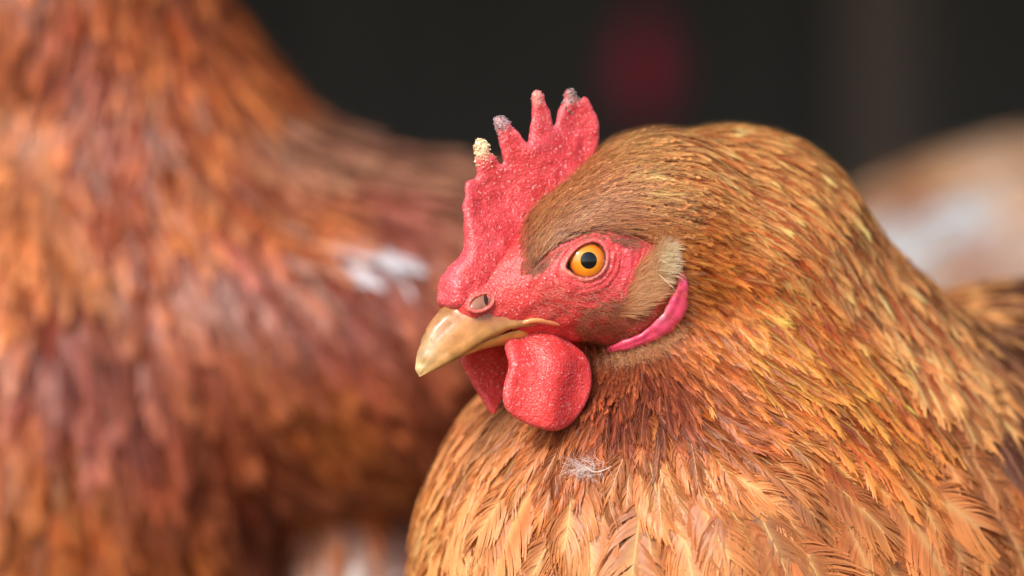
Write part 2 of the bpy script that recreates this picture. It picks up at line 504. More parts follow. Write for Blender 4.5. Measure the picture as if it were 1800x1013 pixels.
def grow(pl, P, nb, J, r, K=7, lift=(0.03, 0.10), fringe=1.0, ang=(58, 16), lscale=1.0, wscale=1.0, rach=0.5, vary=0.16, wander=0.16, bend=0.10, fat=1.0, lat=0.03, twist=0.035, bjit=0.13, tipvar=(1.0, 1.0), split=1.0, blunt=0.42):
    """feathers as real vanes: a shaft that follows the body and nb barbs on either side, every barb a tapering strip"""
    n = len(P)
    w = np.concatenate([pl.weights(P[i:i + 40000]) for i in range(0, n, 40000)])
    LW = w @ pl.LW
    L = LW[:, 0] * r.uniform(0.8, 1.25, n) * lscale; W = LW[:, 1] * r.uniform(0.8, 1.2, n) * 0.5 * wscale
    base = w @ pl.B; tip = w @ pl.T; gold = w @ pl.G
    # shaft
    C = np.empty((n, K + 1, 3)); T = np.empty_like(C); Nn = np.empty_like(C)
    p = P.copy(); yaw = r.normal(0, wander, n); curl = r.normal(0, bend, n)
    lf = r.uniform(lift[0], lift[1], n) * L + 0.25
    for k in range(K + 1):
        t = k / K
        d, nr = pl.dirs(p)
        a = yaw + curl * t
        d = d * np.cos(a)[:, None] + np.cross(nr, d) * np.sin(a)[:, None]
        C[:, k] = p + nr * (lf * (t ** 0.8))[:, None]; T[:, k] = d; Nn[:, k] = nr
        p = p + d * (L / K)[:, None]
        p = p - nr * (pl.f(p))[:, None]
    roll = r.normal(0, 0.16, n)[:, None, None]
    Nn = nrm(Nn + np.cross(T, Nn) * roll)
    Bn = np.cross(Nn, T)
    def at(A, t):
        x = np.clip(t, 0, 1) * K; i = np.minimum(x.astype(int), K - 1); f = (x - i)[..., None]
        idx = np.arange(n).reshape((n,) + (1,) * (t.ndim - 1))
        return A[idx, i] * (1 - f) + A[idx, i + 1] * f
    # barbs
    ti = (0.06 + 0.94 * (np.arange(nb) + 0.5) / nb)[None, None, :] * np.ones((n, 2, 1))
    ti = np.clip(ti + r.normal(0, 0.25 / nb, ti.shape), 0.03, 1.0)
    ph = r.uniform(0, 6.28, (n, 2, 1)); fr = r.uniform(8, 20, (n, 2, 1))
    clump = (np.sin(ti * fr + ph) * 0.10 + np.sin(ti * fr * 2.3 + ph * 1.7) * 0.06) * split
    phi = np.radians(ang[0] + (ang[1] - ang[0]) * np.clip(ti, 0, 1) ** 1.3) + clump + r.normal(0, 0.05, ti.shape)
    prof = np.minimum(1, ti / 0.28) ** 0.7 * (1 - blunt * np.clip((ti - 0.6) / 0.4, 0, 1) ** 2)
    ln = W[:, None, None] / np.sin(math.radians(48)) * prof * r.uniform(0.86, 1.08, ti.shape)
    q = np.linspace(0, 1, J + 1)[None, None, None, :]
    side = np.array([-1, 1.0])[None, :, None, None]
    phq = phi[..., None] * (1.12 - 0.45 * q)
    s = ln[..., None] * q * np.sin(phq)
    ta = ti[..., None] + ln[..., None] * q * np.cos(phq) / L[:, None, None, None]
    bw = (0.94 / nb) * fat * (1.5 - 1.15 * q ** 1.2 * fringe) * r.uniform(0.8, 1.2, ti.shape)[..., None] * 0.5
    bw = np.maximum(bw, 0.06 / nb)
    V = np.empty((n, 2, nb, J + 1, 2, 3))
    lifts = r.normal(0, lat, (n, 2, nb, 1)) * W[:, None, None, None]
    camber = r.uniform(0.05, 0.30, (n, 1, 1, 1))
    for e, sg in ((0, -1), (1, 1)):
        tt = ta + sg * bw * np.sin(phq); ss = s - sg * bw * L[:, None, None, None] * np.cos(phq) * 0.55
        ss = np.where(q == 0, 0, np.maximum(ss, 0))
        c = at(C, tt) + at(T, tt) * (np.maximum(tt - 1, 0) * L[:, None, None, None])[..., None]
        h = lifts * q - camber * s * s / W[:, None, None, None] + sg * twist * W[:, None, None, None] * q
        V[:, :, :, :, e] = c + at(Bn, tt) * (side * ss)[..., None] + at(Nn, tt) * h[..., None]
    # pigment
    fv = np.exp(r.normal(0, vary, (n, 1, 1, 1))); bv = np.exp(r.normal(0, bjit, (n, 2, nb, 1)))
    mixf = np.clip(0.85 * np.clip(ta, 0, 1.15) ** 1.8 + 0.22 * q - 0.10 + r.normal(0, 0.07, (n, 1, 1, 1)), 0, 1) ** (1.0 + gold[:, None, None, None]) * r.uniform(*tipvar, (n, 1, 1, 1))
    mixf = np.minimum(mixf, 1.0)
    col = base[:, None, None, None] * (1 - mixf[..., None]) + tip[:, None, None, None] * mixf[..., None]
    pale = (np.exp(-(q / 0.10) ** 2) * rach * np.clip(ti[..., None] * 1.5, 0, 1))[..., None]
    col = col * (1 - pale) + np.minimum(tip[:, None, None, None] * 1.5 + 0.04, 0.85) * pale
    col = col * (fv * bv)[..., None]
    col = col / np.maximum(1.0, col.max(-1, keepdims=True) / 0.78)
    col = np.repeat(col[:, :, :, :, None], 2, 4)
    # shaft strip
    wr = 0.018 * W[:, None] * (1.4 - np.linspace(0, 1, K + 1))[None] + 0.012
    R_ = np.stack([C - Bn * wr[..., None] + Nn * 0.02, C + Bn * wr[..., None] + Nn * 0.02], 2)
    rc = np.minimum(tip * 1.45 + 0.05, 0.85)[:, None, None] * np.ones((1, K + 1, 2, 1))
    rc = rc * (0.45 + 0.55 * np.linspace(0.3, 1, K + 1))[None, :, None, None]
    V = np.concatenate([V.reshape(n, -1, 3), R_.reshape(n, -1, 3)], 1)
    col = np.concatenate([col.reshape(n, -1, 3), rc.reshape(n, -1, 3)], 1)
    g = np.arange(2 * nb * (J + 1) * 2).reshape(2 * nb, J + 1, 2)
    qd = np.stack([g[:, :-1, 0], g[:, 1:, 0], g[:, 1:, 1], g[:, :-1, 1]], -1).reshape(-1, 4)
    m0 = g.size; g2 = m0 + np.arange((K + 1) * 2).reshape(K + 1, 2)
    qr = np.stack([g2[:-1, 0], g2[1:, 0], g2[1:, 1], g2[:-1, 1]], -1)
    return V, col, np.concatenate([qd, qr]), L * W

def join_feathers(sets):
    Vs, Cs, Qs, o = [], [], [], 0
    for V, C, Q in sets:
        n, m = V.shape[:2]
        if not n: continue
        Vs.append(V.reshape(-1, 3)); Cs.append(C.reshape(-1, 3))
        Qs.append((Q[None] + (o + m * np.arange(n))[:, None, None]).reshape(-1, 4)); o += n * m
    return np.concatenate(Vs), np.concatenate(Cs), np.concatenate(Qs)

def strands(pl, P, L, wd, r, dirs=None, base=None, tip=None, lift=0.5, K=4, curl=0.25, wander=0.25, grav=0.0):
    """single hair-like strips"""
    n = len(P); L = np.broadcast_to(L, (n,)) * r.uniform(0.6, 1.3, n)
    V = np.empty((n, K + 1, 2, 3)); p = P.copy()
    yaw = r.normal(0, wander, n); cu = r.normal(0, curl, n); lf = r.uniform(0.5, 1.2, n) * lift
    for k in range(K + 1):
        t = k / K
        d, nr = pl.dirs(p)
        if dirs is not None:
            d = dirs - (dirs * nr).sum(1, keepdims=True) * nr; d = nrm(d)
        a = yaw + cu * t
        d = d * np.cos(a)[:, None] + np.cross(nr, d) * np.sin(a)[:, None]
        b = np.cross(nr, d)
        c = p + nr * (lf * t ** 0.9)[:, None]
        ww = wd * (1.05 - t ** 1.5)
        V[:, k, 0] = c - b * ww; V[:, k, 1] = c + b * ww
        p = p + d * (L / K)[:, None]; p = p - nr * pl.f(p)[:, None]
    t = np.linspace(0, 1, K + 1)[None, :, None, None]
    bc = np.asarray(base); tcx = np.asarray(tip)
    col = bc * (1 - t) + tcx * t
    col = col * np.exp(r.normal(0, 0.18, (n, 1, 1, 1))) * np.ones((1, 1, 2, 1))
    g = np.arange((K + 1) * 2).reshape(K + 1, 2)
    Q = np.stack([g[:-1, 0], g[1:, 0], g[1:, 1], g[:-1, 1]], -1)
    return V.reshape(n, -1, 3), np.clip(col, 0, 0.9).reshape(n, -1, 3), Q

# ------------------------------------------------------------------ setting
def box(x0, x1, y0, y1, z0, z1):
    V = np.array([(x, y, z) for x in (x0, x1) for y in (y0, y1) for z in (z0, z1)], float)
    Q = np.array([(0, 1, 3, 2), (4, 6, 7, 5), (0, 4, 5, 1), (2, 3, 7, 6), (0, 2, 6, 4), (1, 5, 7, 3)])
    return V, Q
def setting(name, V, Q, mat):
    o = part(name, V, Q, mat, None, smooth=False, origin=(0, 0, GROUND)); o["kind"] = "structure"; return o
_g = 14000.0
setting("ground", np.array([(-_g, -_g, GROUND), (_g, -_g, GROUND), (_g, _g, GROUND), (-_g, _g, GROUND)]), np.array([(0, 1, 2, 3)]), M_EARTH)
setting("back_wall", *box(-1500, 1500, 2300, 2330, GROUND, 600), M_BOARD)
setting("shade_wall", *box(-1530, -1501, 700, 2298, GROUND, 600), M_BOARD)  # unseen walls at both sides, added to block the sky light
setting("shade_wall", *box(1501, 1530, 700, 2298, GROUND, 600), M_BOARD)
setting("shade_roof", *box(-1560, 1560, 690, 2360, 602, 630), M_BOARD)  # unseen cover, added and set low to keep sky and sun off the background

# ------------------------------------------------------------------ the hen in focus
hen = thing("hen", "ginger hen in sharp focus with upright red comb, orange eye and buff breast", "hen", (60, 60, GROUND))
BV, BQ = body_mesh(hen_sdf, (axis(-40, -22, 44, 292, 0.75, 5), axis(-36, -30, 24, 222, 0.75, 5), axis(GROUND - 4, -24, 34, 46, 0.75, 5)))
mpx = mm2px(mirror_head(BV))
red_d = poly_sd(mpx, RED_POLY) * S0
red_d = np.where(BV[:, 0] > 60, 50, red_d)
under = sstep(-0.4, 0.9, red_d)
BN = grad(hen_sdf, BV)
redm = 1 - under
# folds of the bare face: rings round the eye, ridges along the cheek, pimples
eyeP = march(hen_sdf, 1034, 458)[0]
dl = np.linalg.norm(mirror_head(BV) - eyeP, axis=1)
fold = 0.16 * np.sin(dl * 3.4 + vnoise(BV, 3.0) * 1.6) * np.exp(-((dl - 8.5) / 4.0) ** 2) + 0.22 * vnoise(BV, 1.5) + 0.30 * vnoise(BV * np.array([1, 1, 1.6]), 3.2)
BV = BV + BN * (fold * redm)[:, None]
# keep clear of the eyeball
EYE_C = eyeP - EYE_AX * (EYE_R - 0.55)
EYE_C2 = EYE_C - 2 * ((EYE_C - HC) @ NEAR) * NEAR
for ec in (EYE_C, EYE_C2):
    dv = BV - ec; dd = np.linalg.norm(dv, axis=1)
    ax_ = EYE_AX if ec is EYE_C else EYE_AX - 2 * (EYE_AX @ NEAR) * NEAR
    side_ = dv - (dv @ ax_)[:, None] * ax_
    sr = np.linalg.norm(side_, axis=1)
    BV = BV - ax_ * (2.6 * (1 - sstep(4.0, 6.2, sr)) * (dd < 9))[:, None]
redc = lin((206, 62, 60)) * np.ones((len(BV), 1))
redc = np.clip(redc * (1 + np.array([0.10, 0.5, 0.5]) * (0.6 * vnoise(BV, 5.0) + 0.5 * vnoise(BV, 2.0))[:, None]), 0, 0.9)
br = sstep(1045, 1120, mpx[:, 0]) * sstep(520, 600, mpx[:, 1])              # brownish cheek below the ear
redc = redc * (1 - 0.55 * br[:, None]) + lin((150, 75, 55)) * 0.55 * br[:, None]
pk = np.exp(-((mpx[:, 0] - 1100) / 60) ** 2 - ((mpx[:, 1] - 450) / 60) ** 2)[:, None]
redc = redc * (1 - 0.5 * pk) + lin((236, 92, 108)) * 0.5 * pk

PAL = {   # base, tip, how late the tip colour comes in
    "brow":   ((108, 50, 28), (208, 138, 84), 0.7),
    "crown":  ((136, 62, 28), (246, 176, 104), 0.9),
    "nape":   ((158, 68, 28), (255, 190, 108), 1.1),
    "hackle": ((150, 60, 24), (250, 156, 66), 1.0),
    "gold":   ((154, 62, 22), (255, 184, 84), 1.0),
    "outer":  ((154, 70, 34), (252, 186, 112), 1.1),
    "throat": ((84, 32, 22), (160, 78, 42), 0.4),
    "fore":   ((130, 58, 28), (212, 124, 60), 0.4),
    "chest":  ((176, 102, 54), (234, 162, 100), 0.0),
    "chestl": ((192, 118, 62), (242, 178, 108), 0.0),
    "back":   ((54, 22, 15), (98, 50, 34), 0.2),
    "flank":  ((160, 86, 42), (224, 148, 86), 0.0),
}
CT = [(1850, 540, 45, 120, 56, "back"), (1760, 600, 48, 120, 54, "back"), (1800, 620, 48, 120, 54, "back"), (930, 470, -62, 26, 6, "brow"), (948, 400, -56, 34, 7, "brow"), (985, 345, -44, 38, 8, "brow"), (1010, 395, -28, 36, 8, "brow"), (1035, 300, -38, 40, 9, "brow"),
      (1060, 350, -20, 42, 9, "brow"), (1080, 395, -4, 38, 8, "brow"), (1065, 270, -30, 44, 11, "crown"), (1110, 320, -10, 46, 12, "crown"), (1150, 270, -14, 56, 15, "crown"), (1130, 390, 4, 44, 10, "brow"), (1180, 420, 10, 54, 17, "hackle"), (1215, 470, 18, 60, 19, "hackle"),
      (1150, 350, -2, 50, 13, "crown"), (1220, 235, -8, 67, 25, "nape"), (1300, 240, 10, 73, 26, "nape"), (1200, 320, 4, 65, 22, "nape"), (1300, 320, 15, 78, 27, "nape"), (1380, 290, 26, 80, 30, "nape"), (1220, 400, 10, 67, 22, "hackle"), (1300, 400, 20, 78, 27, "nape"),
      (1420, 350, 34, 89, 32, "nape"), (1260, 470, 22, 76, 26, "hackle"), (1350, 450, 30, 86, 30, "nape"), (1460, 430, 40, 99, 37, "outer"), (1225, 540, 32, 71, 25, "hackle"), (1300, 560, 42, 84, 30, "gold"), (1400, 540, 40, 97, 36, "hackle"), (1500, 510, 45, 106, 39, "outer"),
      (1600, 570, 48, 119, 45, "outer"), (1700, 650, 50, 125, 52, "outer"), (1330, 620, 50, 91, 32, "gold"), (1450, 620, 47, 104, 38, "gold"), (1195, 600, 52, 62, 18, "fore"), (1150, 650, 74, 56, 19, "throat"), (1080, 680, 88, 54, 19, "throat"), (1060, 640, 80, 40, 14, "throat"),
      (1100, 720, 86, 66, 25, "throat"), (1180, 715, 74, 74, 26, "throat"), (1250, 660, 62, 78, 24, "fore"), (1260, 730, 62, 90, 32, "fore"), (1350, 700, 54, 99, 38, "hackle"), (1420, 720, 50, 104, 44, "hackle"), (1540, 700, 52, 104, 49, "hackle"), (1640, 760, 55, 126, 62, "flank"),
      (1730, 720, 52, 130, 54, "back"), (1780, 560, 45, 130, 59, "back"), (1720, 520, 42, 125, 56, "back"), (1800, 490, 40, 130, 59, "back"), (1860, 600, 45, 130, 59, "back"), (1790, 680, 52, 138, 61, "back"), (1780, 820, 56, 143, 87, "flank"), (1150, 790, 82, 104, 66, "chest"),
      (1240, 800, 62, 112, 71, "chest"), (1350, 780, 36, 118, 67, "flank"), (1450, 830, 44, 145, 95, "flank"), (1560, 860, 46, 160, 112, "flank"), (1010, 770, 95, 92, 40, "fore"), (930, 770, 112, 96, 54, "chest"), (860, 740, 126, 84, 48, "chest"), (800, 780, 128, 110, 62, "chestl"),
      (790, 850, 122, 137, 87, "chestl"), (735, 900, 112, 156, 104, "chestl"), (900, 850, 116, 146, 94, "chest"), (1000, 860, 94, 156, 102, "chest"), (1100, 870, 80, 162, 112, "chest"), (1250, 900, 62, 174, 131, "chest"), (1400, 950, 54, 192, 149, "flank"), (800, 980, 106, 184, 129, "chestl"),
      (950, 1000, 98, 196, 142, "chest"), (1120, 1000, 82, 196, 145, "chest"), (1600, 980, 50, 198, 152, "flank"), (1750, 960, 58, 194, 145, "flank"), (1000, 1300, 90, 212, 170, "chest"), (1500, 1300, 60, 212, 170, "flank")]
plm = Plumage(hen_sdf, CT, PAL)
def under_colour(pl, V):
    return np.concatenate([pl.weights(V[i:i + 40000]) @ (0.75 * pl.B + 0.25 * pl.T) for i in range(0, len(V), 40000)]) * 0.8
part("body", BV, BQ, M_BODY, hen, col=redc, attrs={"under": under}, down=under_colour(plm, BV))
def hen_keep(P):
    q = mm2px(mirror_head(P))
    d = poly_sd(q, RED_POLY)
    n = grad(hen_sdf, P); f = -n[:, 1]
    ok = (d > 2) | (P[:, 0] > 55)
    ok &= ~((q[:, 0] < 900) & (q[:, 1] < 640) & (P[:, 2] > -24))
    p = mm2px(P)
    return ok & (f > -0.4) & (p[:, 1] < 1080) & (p[:, 0] < 1960)
roots = scatter(BV, BQ, plm, 0.27, hen_keep, 5)
Lr = (plm.weights(roots) @ plm.LW)[:, 0] / S0
r1 = np.random.default_rng(3)
small, mid, big = roots[Lr < 52], roots[(Lr >= 52) & (Lr < 112)], roots[Lr >= 112]
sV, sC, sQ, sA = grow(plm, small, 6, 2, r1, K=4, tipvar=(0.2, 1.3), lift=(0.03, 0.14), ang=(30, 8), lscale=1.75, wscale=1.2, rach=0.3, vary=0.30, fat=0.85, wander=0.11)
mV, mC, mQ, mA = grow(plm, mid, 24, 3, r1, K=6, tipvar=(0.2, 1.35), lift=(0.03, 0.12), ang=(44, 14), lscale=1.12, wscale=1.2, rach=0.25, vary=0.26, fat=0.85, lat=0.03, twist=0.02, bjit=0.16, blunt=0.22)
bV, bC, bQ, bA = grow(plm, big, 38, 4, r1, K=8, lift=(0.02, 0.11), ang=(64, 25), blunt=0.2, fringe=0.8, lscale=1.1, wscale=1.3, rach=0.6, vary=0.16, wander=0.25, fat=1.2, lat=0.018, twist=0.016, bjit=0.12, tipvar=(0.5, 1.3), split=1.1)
# the rest of the body, beyond the picture's edge
def hen_far(P):
    p = mm2px(P); f = -grad(hen_sdf, P)[:, 1]
    q = mm2px(mirror_head(P)); ok = (poly_sd(q, RED_POLY) > 2) | (P[:, 0] > 55)
    return ok & ((f <= -0.4) | (p[:, 1] >= 1080) | (p[:, 0] >= 1960)) & (P[:, 2] > GROUND + 6)
far = scatter(BV, BQ, plm, 0.42, hen_far, 15)
oV, oC, oQ, oA = grow(plm, far, 8, 2, r1, K=5, lift=(0.03, 0.10), ang=(50, 14), lscale=1.25, wscale=1.4, rach=0.4)
# loose outer barbs that stand a little off the hackles
hair = Plumage(lambda P: hen_sdf(P) - 1.5, CT, PAL)
hr = np.concatenate([mid[r1.random(len(mid)) < 0.9]] * 3 + [small] * 2)
hr = hr + r1.normal(0, 0.8, hr.shape); hr = hr - grad(hen_sdf, hr) * (hen_sdf(hr) - 1.3)[:, None]
hw = hair.weights(hr); hl = (hw @ hair.LW)[:, 0]
hV, hC, hQ = strands(hair, hr, hl * 0.55, 0.028, r1, None, (hw @ hair.B)[:, None, None] * 1.1, np.minimum((hw @ hair.T)[:, None, None] * 1.15, 0.85), lift=0.9, K=3, curl=0.3, wander=0.2)
h2 = np.concatenate([small] * 4); h2 = h2 + r1.normal(0, 0.7, h2.shape); h2 = h2 - grad(hen_sdf, h2) * (hen_sdf(h2) - 0.6)[:, None]
h2 = h2[poly_sd(mm2px(mirror_head(h2)), RED_POLY) > 2]
fine = Plumage(lambda P: hen_sdf(P) - 0.6, CT, PAL)
hw = fine.weights(h2); hl = (hw @ fine.LW)[:, 0]
hs = np.exp(r1.normal(0, 0.42, (len(h2), 1, 1, 1)))
kV, kC, kQ = strands(fine, h2, hl * 1.25, 0.05, r1, None, (hw @ fine.B)[:, None, None] * hs, np.minimum((hw @ fine.T)[:, None, None] * hs, 0.8), lift=0.9, K=4, curl=0.22, wander=0.13)
# pale-tipped feathers in loose clusters on the crown and scattered over the hackles
for V_, C_ in ((sV, sC), (mV, mC), (kV, kC)):
    q = mm2px(V_.mean(1)); sel = np.zeros(len(q), bool)
    for ex, ey, ea, eb in ((1128, 312, 26, 9), (1152, 342, 28, 8), (1138, 372, 22, 7), (1290, 236, 34, 10), (1215, 262, 28, 8)):
        sel |= ((q[:, 0] - ex) / ea) ** 2 + ((q[:, 1] - ey) / eb) ** 2 < 1
    C_[sel] = np.minimum(C_[sel] * np.array([1.5, 1.7, 1.8]), 0.8)
pick = r1.random(len(mV)) < 0.10
mC[pick] = np.minimum(mC[pick] * np.array([1.35, 1.55, 1.7]), 0.8)
def seen(V):
    c = V.mean(1); q = mm2px(c); f = -grad(hen_sdf, c)[:, 1]
    return (q[:, 0] > 0) & (q[:, 0] < 1800) & (q[:, 1] > 0) & (q[:, 1] < 1013) & (f > 0.1)
def single_out(parent, lst, count):
    """the feathers that show largest become parts of their own; returns what is left"""
    score = np.concatenate([np.where(seen(V), A, 0) for V, C, Q, A in lst])
    order = np.argsort(-score)[:count]; order = order[score[order] > 0]
    o = 0; rest = []
    for V, C, Q, A in lst:
        pick = order[(order >= o) & (order < o + len(V))] - o
        for i in pick:
            part("feather", V[i], Q, M_FEATHER, parent, col=C[i], origin=V[i, 0])
        m = np.ones(len(V), bool); m[pick] = False
        rest.append((V[m], C[m], Q)); o += len(V)
    return rest
rest = single_out(hen, [(mV, mC, mQ, mA), (bV, bC, bQ, bA)], 300)
V_, C_, Q_ = join_feathers(rest + [(sV, sC, sQ), (hV, hC, hQ), (kV, kC, kQ), (oV, oC, oQ)])
part("plumage", V_, Q_, M_FEATHER, hen, col=C_)["kind"] = "stuff"

# --- comb and wattles: fleshy blades grown from their outlines
def to_blade(pxy, w):
    """photograph pixels -> coordinates (along the head's midplane, up) for a blade w mm off the midplane"""
    out = []
    for (px, py), ww in zip(pxy, np.broadcast_to(w, (len(pxy),))):
        y = 0.0
        for _ in range(4):
            k = kpx(y); X = (px - 900) * k; a = (X - HC[0] - ww * math.sin(TH)) / math.cos(TH); y = a * math.sin(TH) - ww * math.cos(TH)
        out.append((a, (506.5 - py) * kpx(y)))
    return np.array(out)
def from_blade(A):
    return np.stack([HC[0] + A[:, 0] * math.cos(TH) + A[:, 2] * math.sin(TH), A[:, 0] * math.sin(TH) - A[:, 2] * math.cos(TH), A[:, 1]], 1)
def blade(outline, w0, h, r, shift, step=0.42, wr=7.0):
    """outline (a,z); h(a,z) half thickness; shift(a,z) sideways bow"""
    lo = outline.min(0) - 1.5; hi = outline.max(0) + 1.5
    xs = np.arange(lo[0], hi[0], step); zs = np.arange(lo[1], hi[1], step); ws = np.arange(w0 - wr, w0 + wr, step)
    A, Z = np.meshgrid(xs, zs, indexing='ij'); P2 = np.stack([A.ravel(), Z.ravel()], 1)
    d2 = poly_sd(P2, outline).reshape(A.shape)
    hh = h(A, Z); sh = shift(A, Z); rr = np.minimum(hh, r)
    q1 = (d2 + rr)[..., None]; q2 = np.abs(ws[None, None] - w0 - sh[..., None]) - (hh - rr)[..., None]
    F = np.minimum(np.maximum(q1, q2), 0) + np.sqrt(np.maximum(q1, 0) ** 2 + np.maximum(q2, 0) ** 2) - rr[..., None]
    V, Q = surface_nets(xs, zs, ws, F)
    return V, Q[:, ::-1]
def mesh_normals(V, Q):
    n = np.cross(V[Q[:, 2]] - V[Q[:, 0]], V[Q[:, 3]] - V[Q[:, 1]])
    o = np.zeros_like(V)
    for i in range(4): np.add.at(o, Q[:, i], n)
    return nrm(o)
def relax(V, Q, it=2, f=0.5):
    for _ in range(it):
        s = np.zeros_like(V); c = np.zeros(len(V))
        for i in range(4):
            a, b = Q[:, i], Q[:, (i + 1) % 4]
            np.add.at(s, a, V[b]); np.add.at(s, b, V[a]); np.add.at(c, a, 1); np.add.at(c, b, 1)
        V = V + (s / np.maximum(c, 1)[:, None] - V) * f
    return V

COMB = [(783, 540), (780, 515), (780, 495), (788, 478), (800, 462), (812, 448), (816, 432), (812, 405), (813, 385), (811, 358), (817, 349), (817, 328), (823, 318), (840, 311), (838, 286),
        (837, 250), (844, 245), (858, 251), (862, 265), (871, 274), (883, 288), (877, 253), (870, 219), (871, 208), (880, 203), (892, 210), (900, 222), (911, 233), (925, 254), (930, 229),
        (935, 199), (933, 172), (935, 162), (943, 159), (952, 166), (958, 181), (968, 199), (973, 224), (984, 194), (995, 176), (997, 161), (1006, 158), (1014, 167), (1020, 174), (1026, 169),
        (1034, 172), (1041, 184), (1049, 202), (1054, 223), (1053, 247), (1048, 268), (1035, 300), (1010, 335), (985, 370), (960, 420), (945, 470), (915, 510), (880, 535), (830, 545)]
comb2 = to_blade(COMB, np.zeros(len(COMB)))
combo = catmull(comb2, 240, True)
bl0, bl1 = to_blade([(790, 520), (1060, 290)], np.zeros(2))
bdir = (bl1 - bl0) / np.linalg.norm(bl1 - bl0); bup = np.array([-bdir[1], bdir[0]])
def comb_v(A, Z): return (A - bl0[0]) * bup[0] + (Z - bl0[1]) * bup[1]
def comb_u(A, Z): return (A - bl0[0]) * bdir[0] + (Z - bl0[1]) * bdir[1]
def comb_h(A, Z):
    v = np.maximum(comb_v(A, Z), 0); u = comb_u(A, Z)
    return 0.95 + 1.6 * np.exp(-(v / 9.0) ** 2) + 1.6 * np.exp(-(v / 6.5) ** 2 - (np.maximum(u - 6, 0) / 11.0) ** 2)
def comb_shift(A, Z): return 0.7 * np.sin(A * 0.22 + Z * 0.11 + 1.0) + 0.35 * np.sin(Z * 0.35 + A * 0.1)
cA, cQ = blade(combo, 0.0, comb_h, 1.9, comb_shift)
cA = relax(cA, cQ, 2, 0.45)
cV = from_blade(cA)
cN = mesh_normals(cV, cQ)
if (cN * (cV - cV.mean(0)))[:, 1].sum() < 0: cQ = cQ[:, ::-1]; cN = -cN
cV = cV + cN * (0.14 * vnoise(cV, 0.9) + 0.22 * vnoise(cV, 2.2) + 0.25 * vnoise(cV, 5.0))[:, None]
cpx = mm2px(cV)
ccol = lin((205, 62, 66)) * np.ones((len(cV), 1))
ccol = np.clip(ccol * (1 + np.array([0.10, 0.45, 0.45]) * (0.6 * vnoise(cV, 6.0) + 0.5 * vnoise(cV, 2.5))[:, None]), 0, 0.9)
rim = sstep(-2.2, -0.2, poly_sd(cA[:, :2], combo))[:, None]
ccol = ccol * (1 - 0.28 * rim) + lin((240, 120, 130)) * 0.28 * rim
TIPS = [((846, 252), 20, (238, 214, 170)), ((880, 212), 17, (168, 152, 156)), ((943, 168), 14, (224, 150, 140)), ((1006, 168), 13, (150, 132, 128))]
for (tx, ty), rr, tc_ in TIPS:
    dd = np.hypot(cpx[:, 0] - tx, (cpx[:, 1] - ty) * 0.7) + 5 * vnoise(cV, 0.8)
    f = (1 - sstep(rr * 0.55, rr * 1.25, dd))[:, None] * 0.8
    ccol = ccol * (1 - f) + lin(tc_) * f
comb = part("comb", cV, cQ, M_SKIN, hen, col=ccol)
# dry crumbs on the points of the comb
def crumbs(n, sel, size, c0, seed):
    r = np.random.default_rng(seed)
    idx = r.choice(np.nonzero(sel)[0], n)
    oct_ = np.array([(1, 0, 0), (-1, 0, 0), (0, 1, 0), (0, -1, 0), (0, 0, 1), (0, 0, -1)], float)
    tri = np.array([(0, 2, 4), (2, 1, 4), (1, 3, 4), (3, 0, 4), (2, 0, 5), (1, 2, 5), (3, 1, 5), (0, 3, 5)])
    V = cV[idx][:, None] + cN[idx][:, None] * 0.1 + oct_[None] * (r.uniform(0.5, 1.3, (n, 6, 1)) * size * r.uniform(0.4, 1.2, (n, 1, 1)))
    c = lin(c0) * np.exp(r.normal(0, 0.25, (n, 1, 1))) * np.ones((1, 6, 1))
    Q = (tri[None] + 6 * np.arange(n)[:, None, None]).reshape(-1, 3)
    return V.reshape(-1, 3), Q, np.clip(c, 0, 0.9).reshape(-1, 3)
for k, ((tx, ty), rr, tc_) in enumerate(TIPS):
    dd = np.hypot(cpx[:, 0] - tx, (cpx[:, 1] - ty) * 0.62)
    sel = dd * np.random.default_rng(60 + k).uniform(0.55, 2.2, len(dd)) < rr * (0.95 if k != 2 else 0.6)
    if k == 3: sel &= cpx[:, 0] < 1022
    V, Q, c = crumbs((200, 150, 50, 130)[k], sel, (0.26, 0.20, 0.18, 0.30)[k], tc_, 40 + k)
    part("tip_crust", V, Q, M_CRUST, comb, col=c, smooth=False)["kind"] = "stuff"

def wattle(name, pts, w0, hscale, bow, seed):
    o2 = to_blade(pts, np.full(len(pts), w0)); ol = catmull(o2, 140, True)
    c = ol.mean(0); zt = ol[:, 1].max(); zb = ol[:, 1].min()
    def h(A, Z): return hscale * (1.0 + 0.7 * sstep(zb + 8, zt, Z))
    def shift(A, Z): return bow(A - c[0], (zt - Z) / (zt - zb))
    A, Q = blade(ol, w0, h, 1.35, shift)
    A = relax(A, Q, 2, 0.45)
    V = from_blade(A); n = mesh_normals(V, Q)
    if (n * (V - V.mean(0)))[:, 1].sum() < 0: Q = Q[:, ::-1]; n = -n
    V = V + n * (0.05 * vnoise(V, 0.8) + 0.14 * vnoise(V, 3.0) + 0.2 * vnoise(V, 6.0))[:, None]
    col = lin((220, 62, 60)) * np.ones((len(V), 1))
    col = np.clip(col * (1 + np.array([0.08, 0.4, 0.4]) * (0.6 * vnoise(V, 7.0) + 0.4 * vnoise(V, 2.5))[:, None]), 0, 0.9)
    rim = sstep(-2.0, 0, poly_sd(A[:, :2], ol))[:, None] * 0.3
    col = col * (1 - rim) + lin((240, 110, 118)) * rim
    return part(name, V, Q, M_SKIN, hen, col=col)
NEARW = [(912, 590), (901, 606), (896, 625), (897, 645), (889, 672), (885, 700), (892, 722), (911, 738), (940, 752), (966, 757), (988, 754), (1010, 739), (1029, 714), (1042, 684), (1046, 660), (1043, 636), (1032, 614), (1000, 592), (950, 580)]
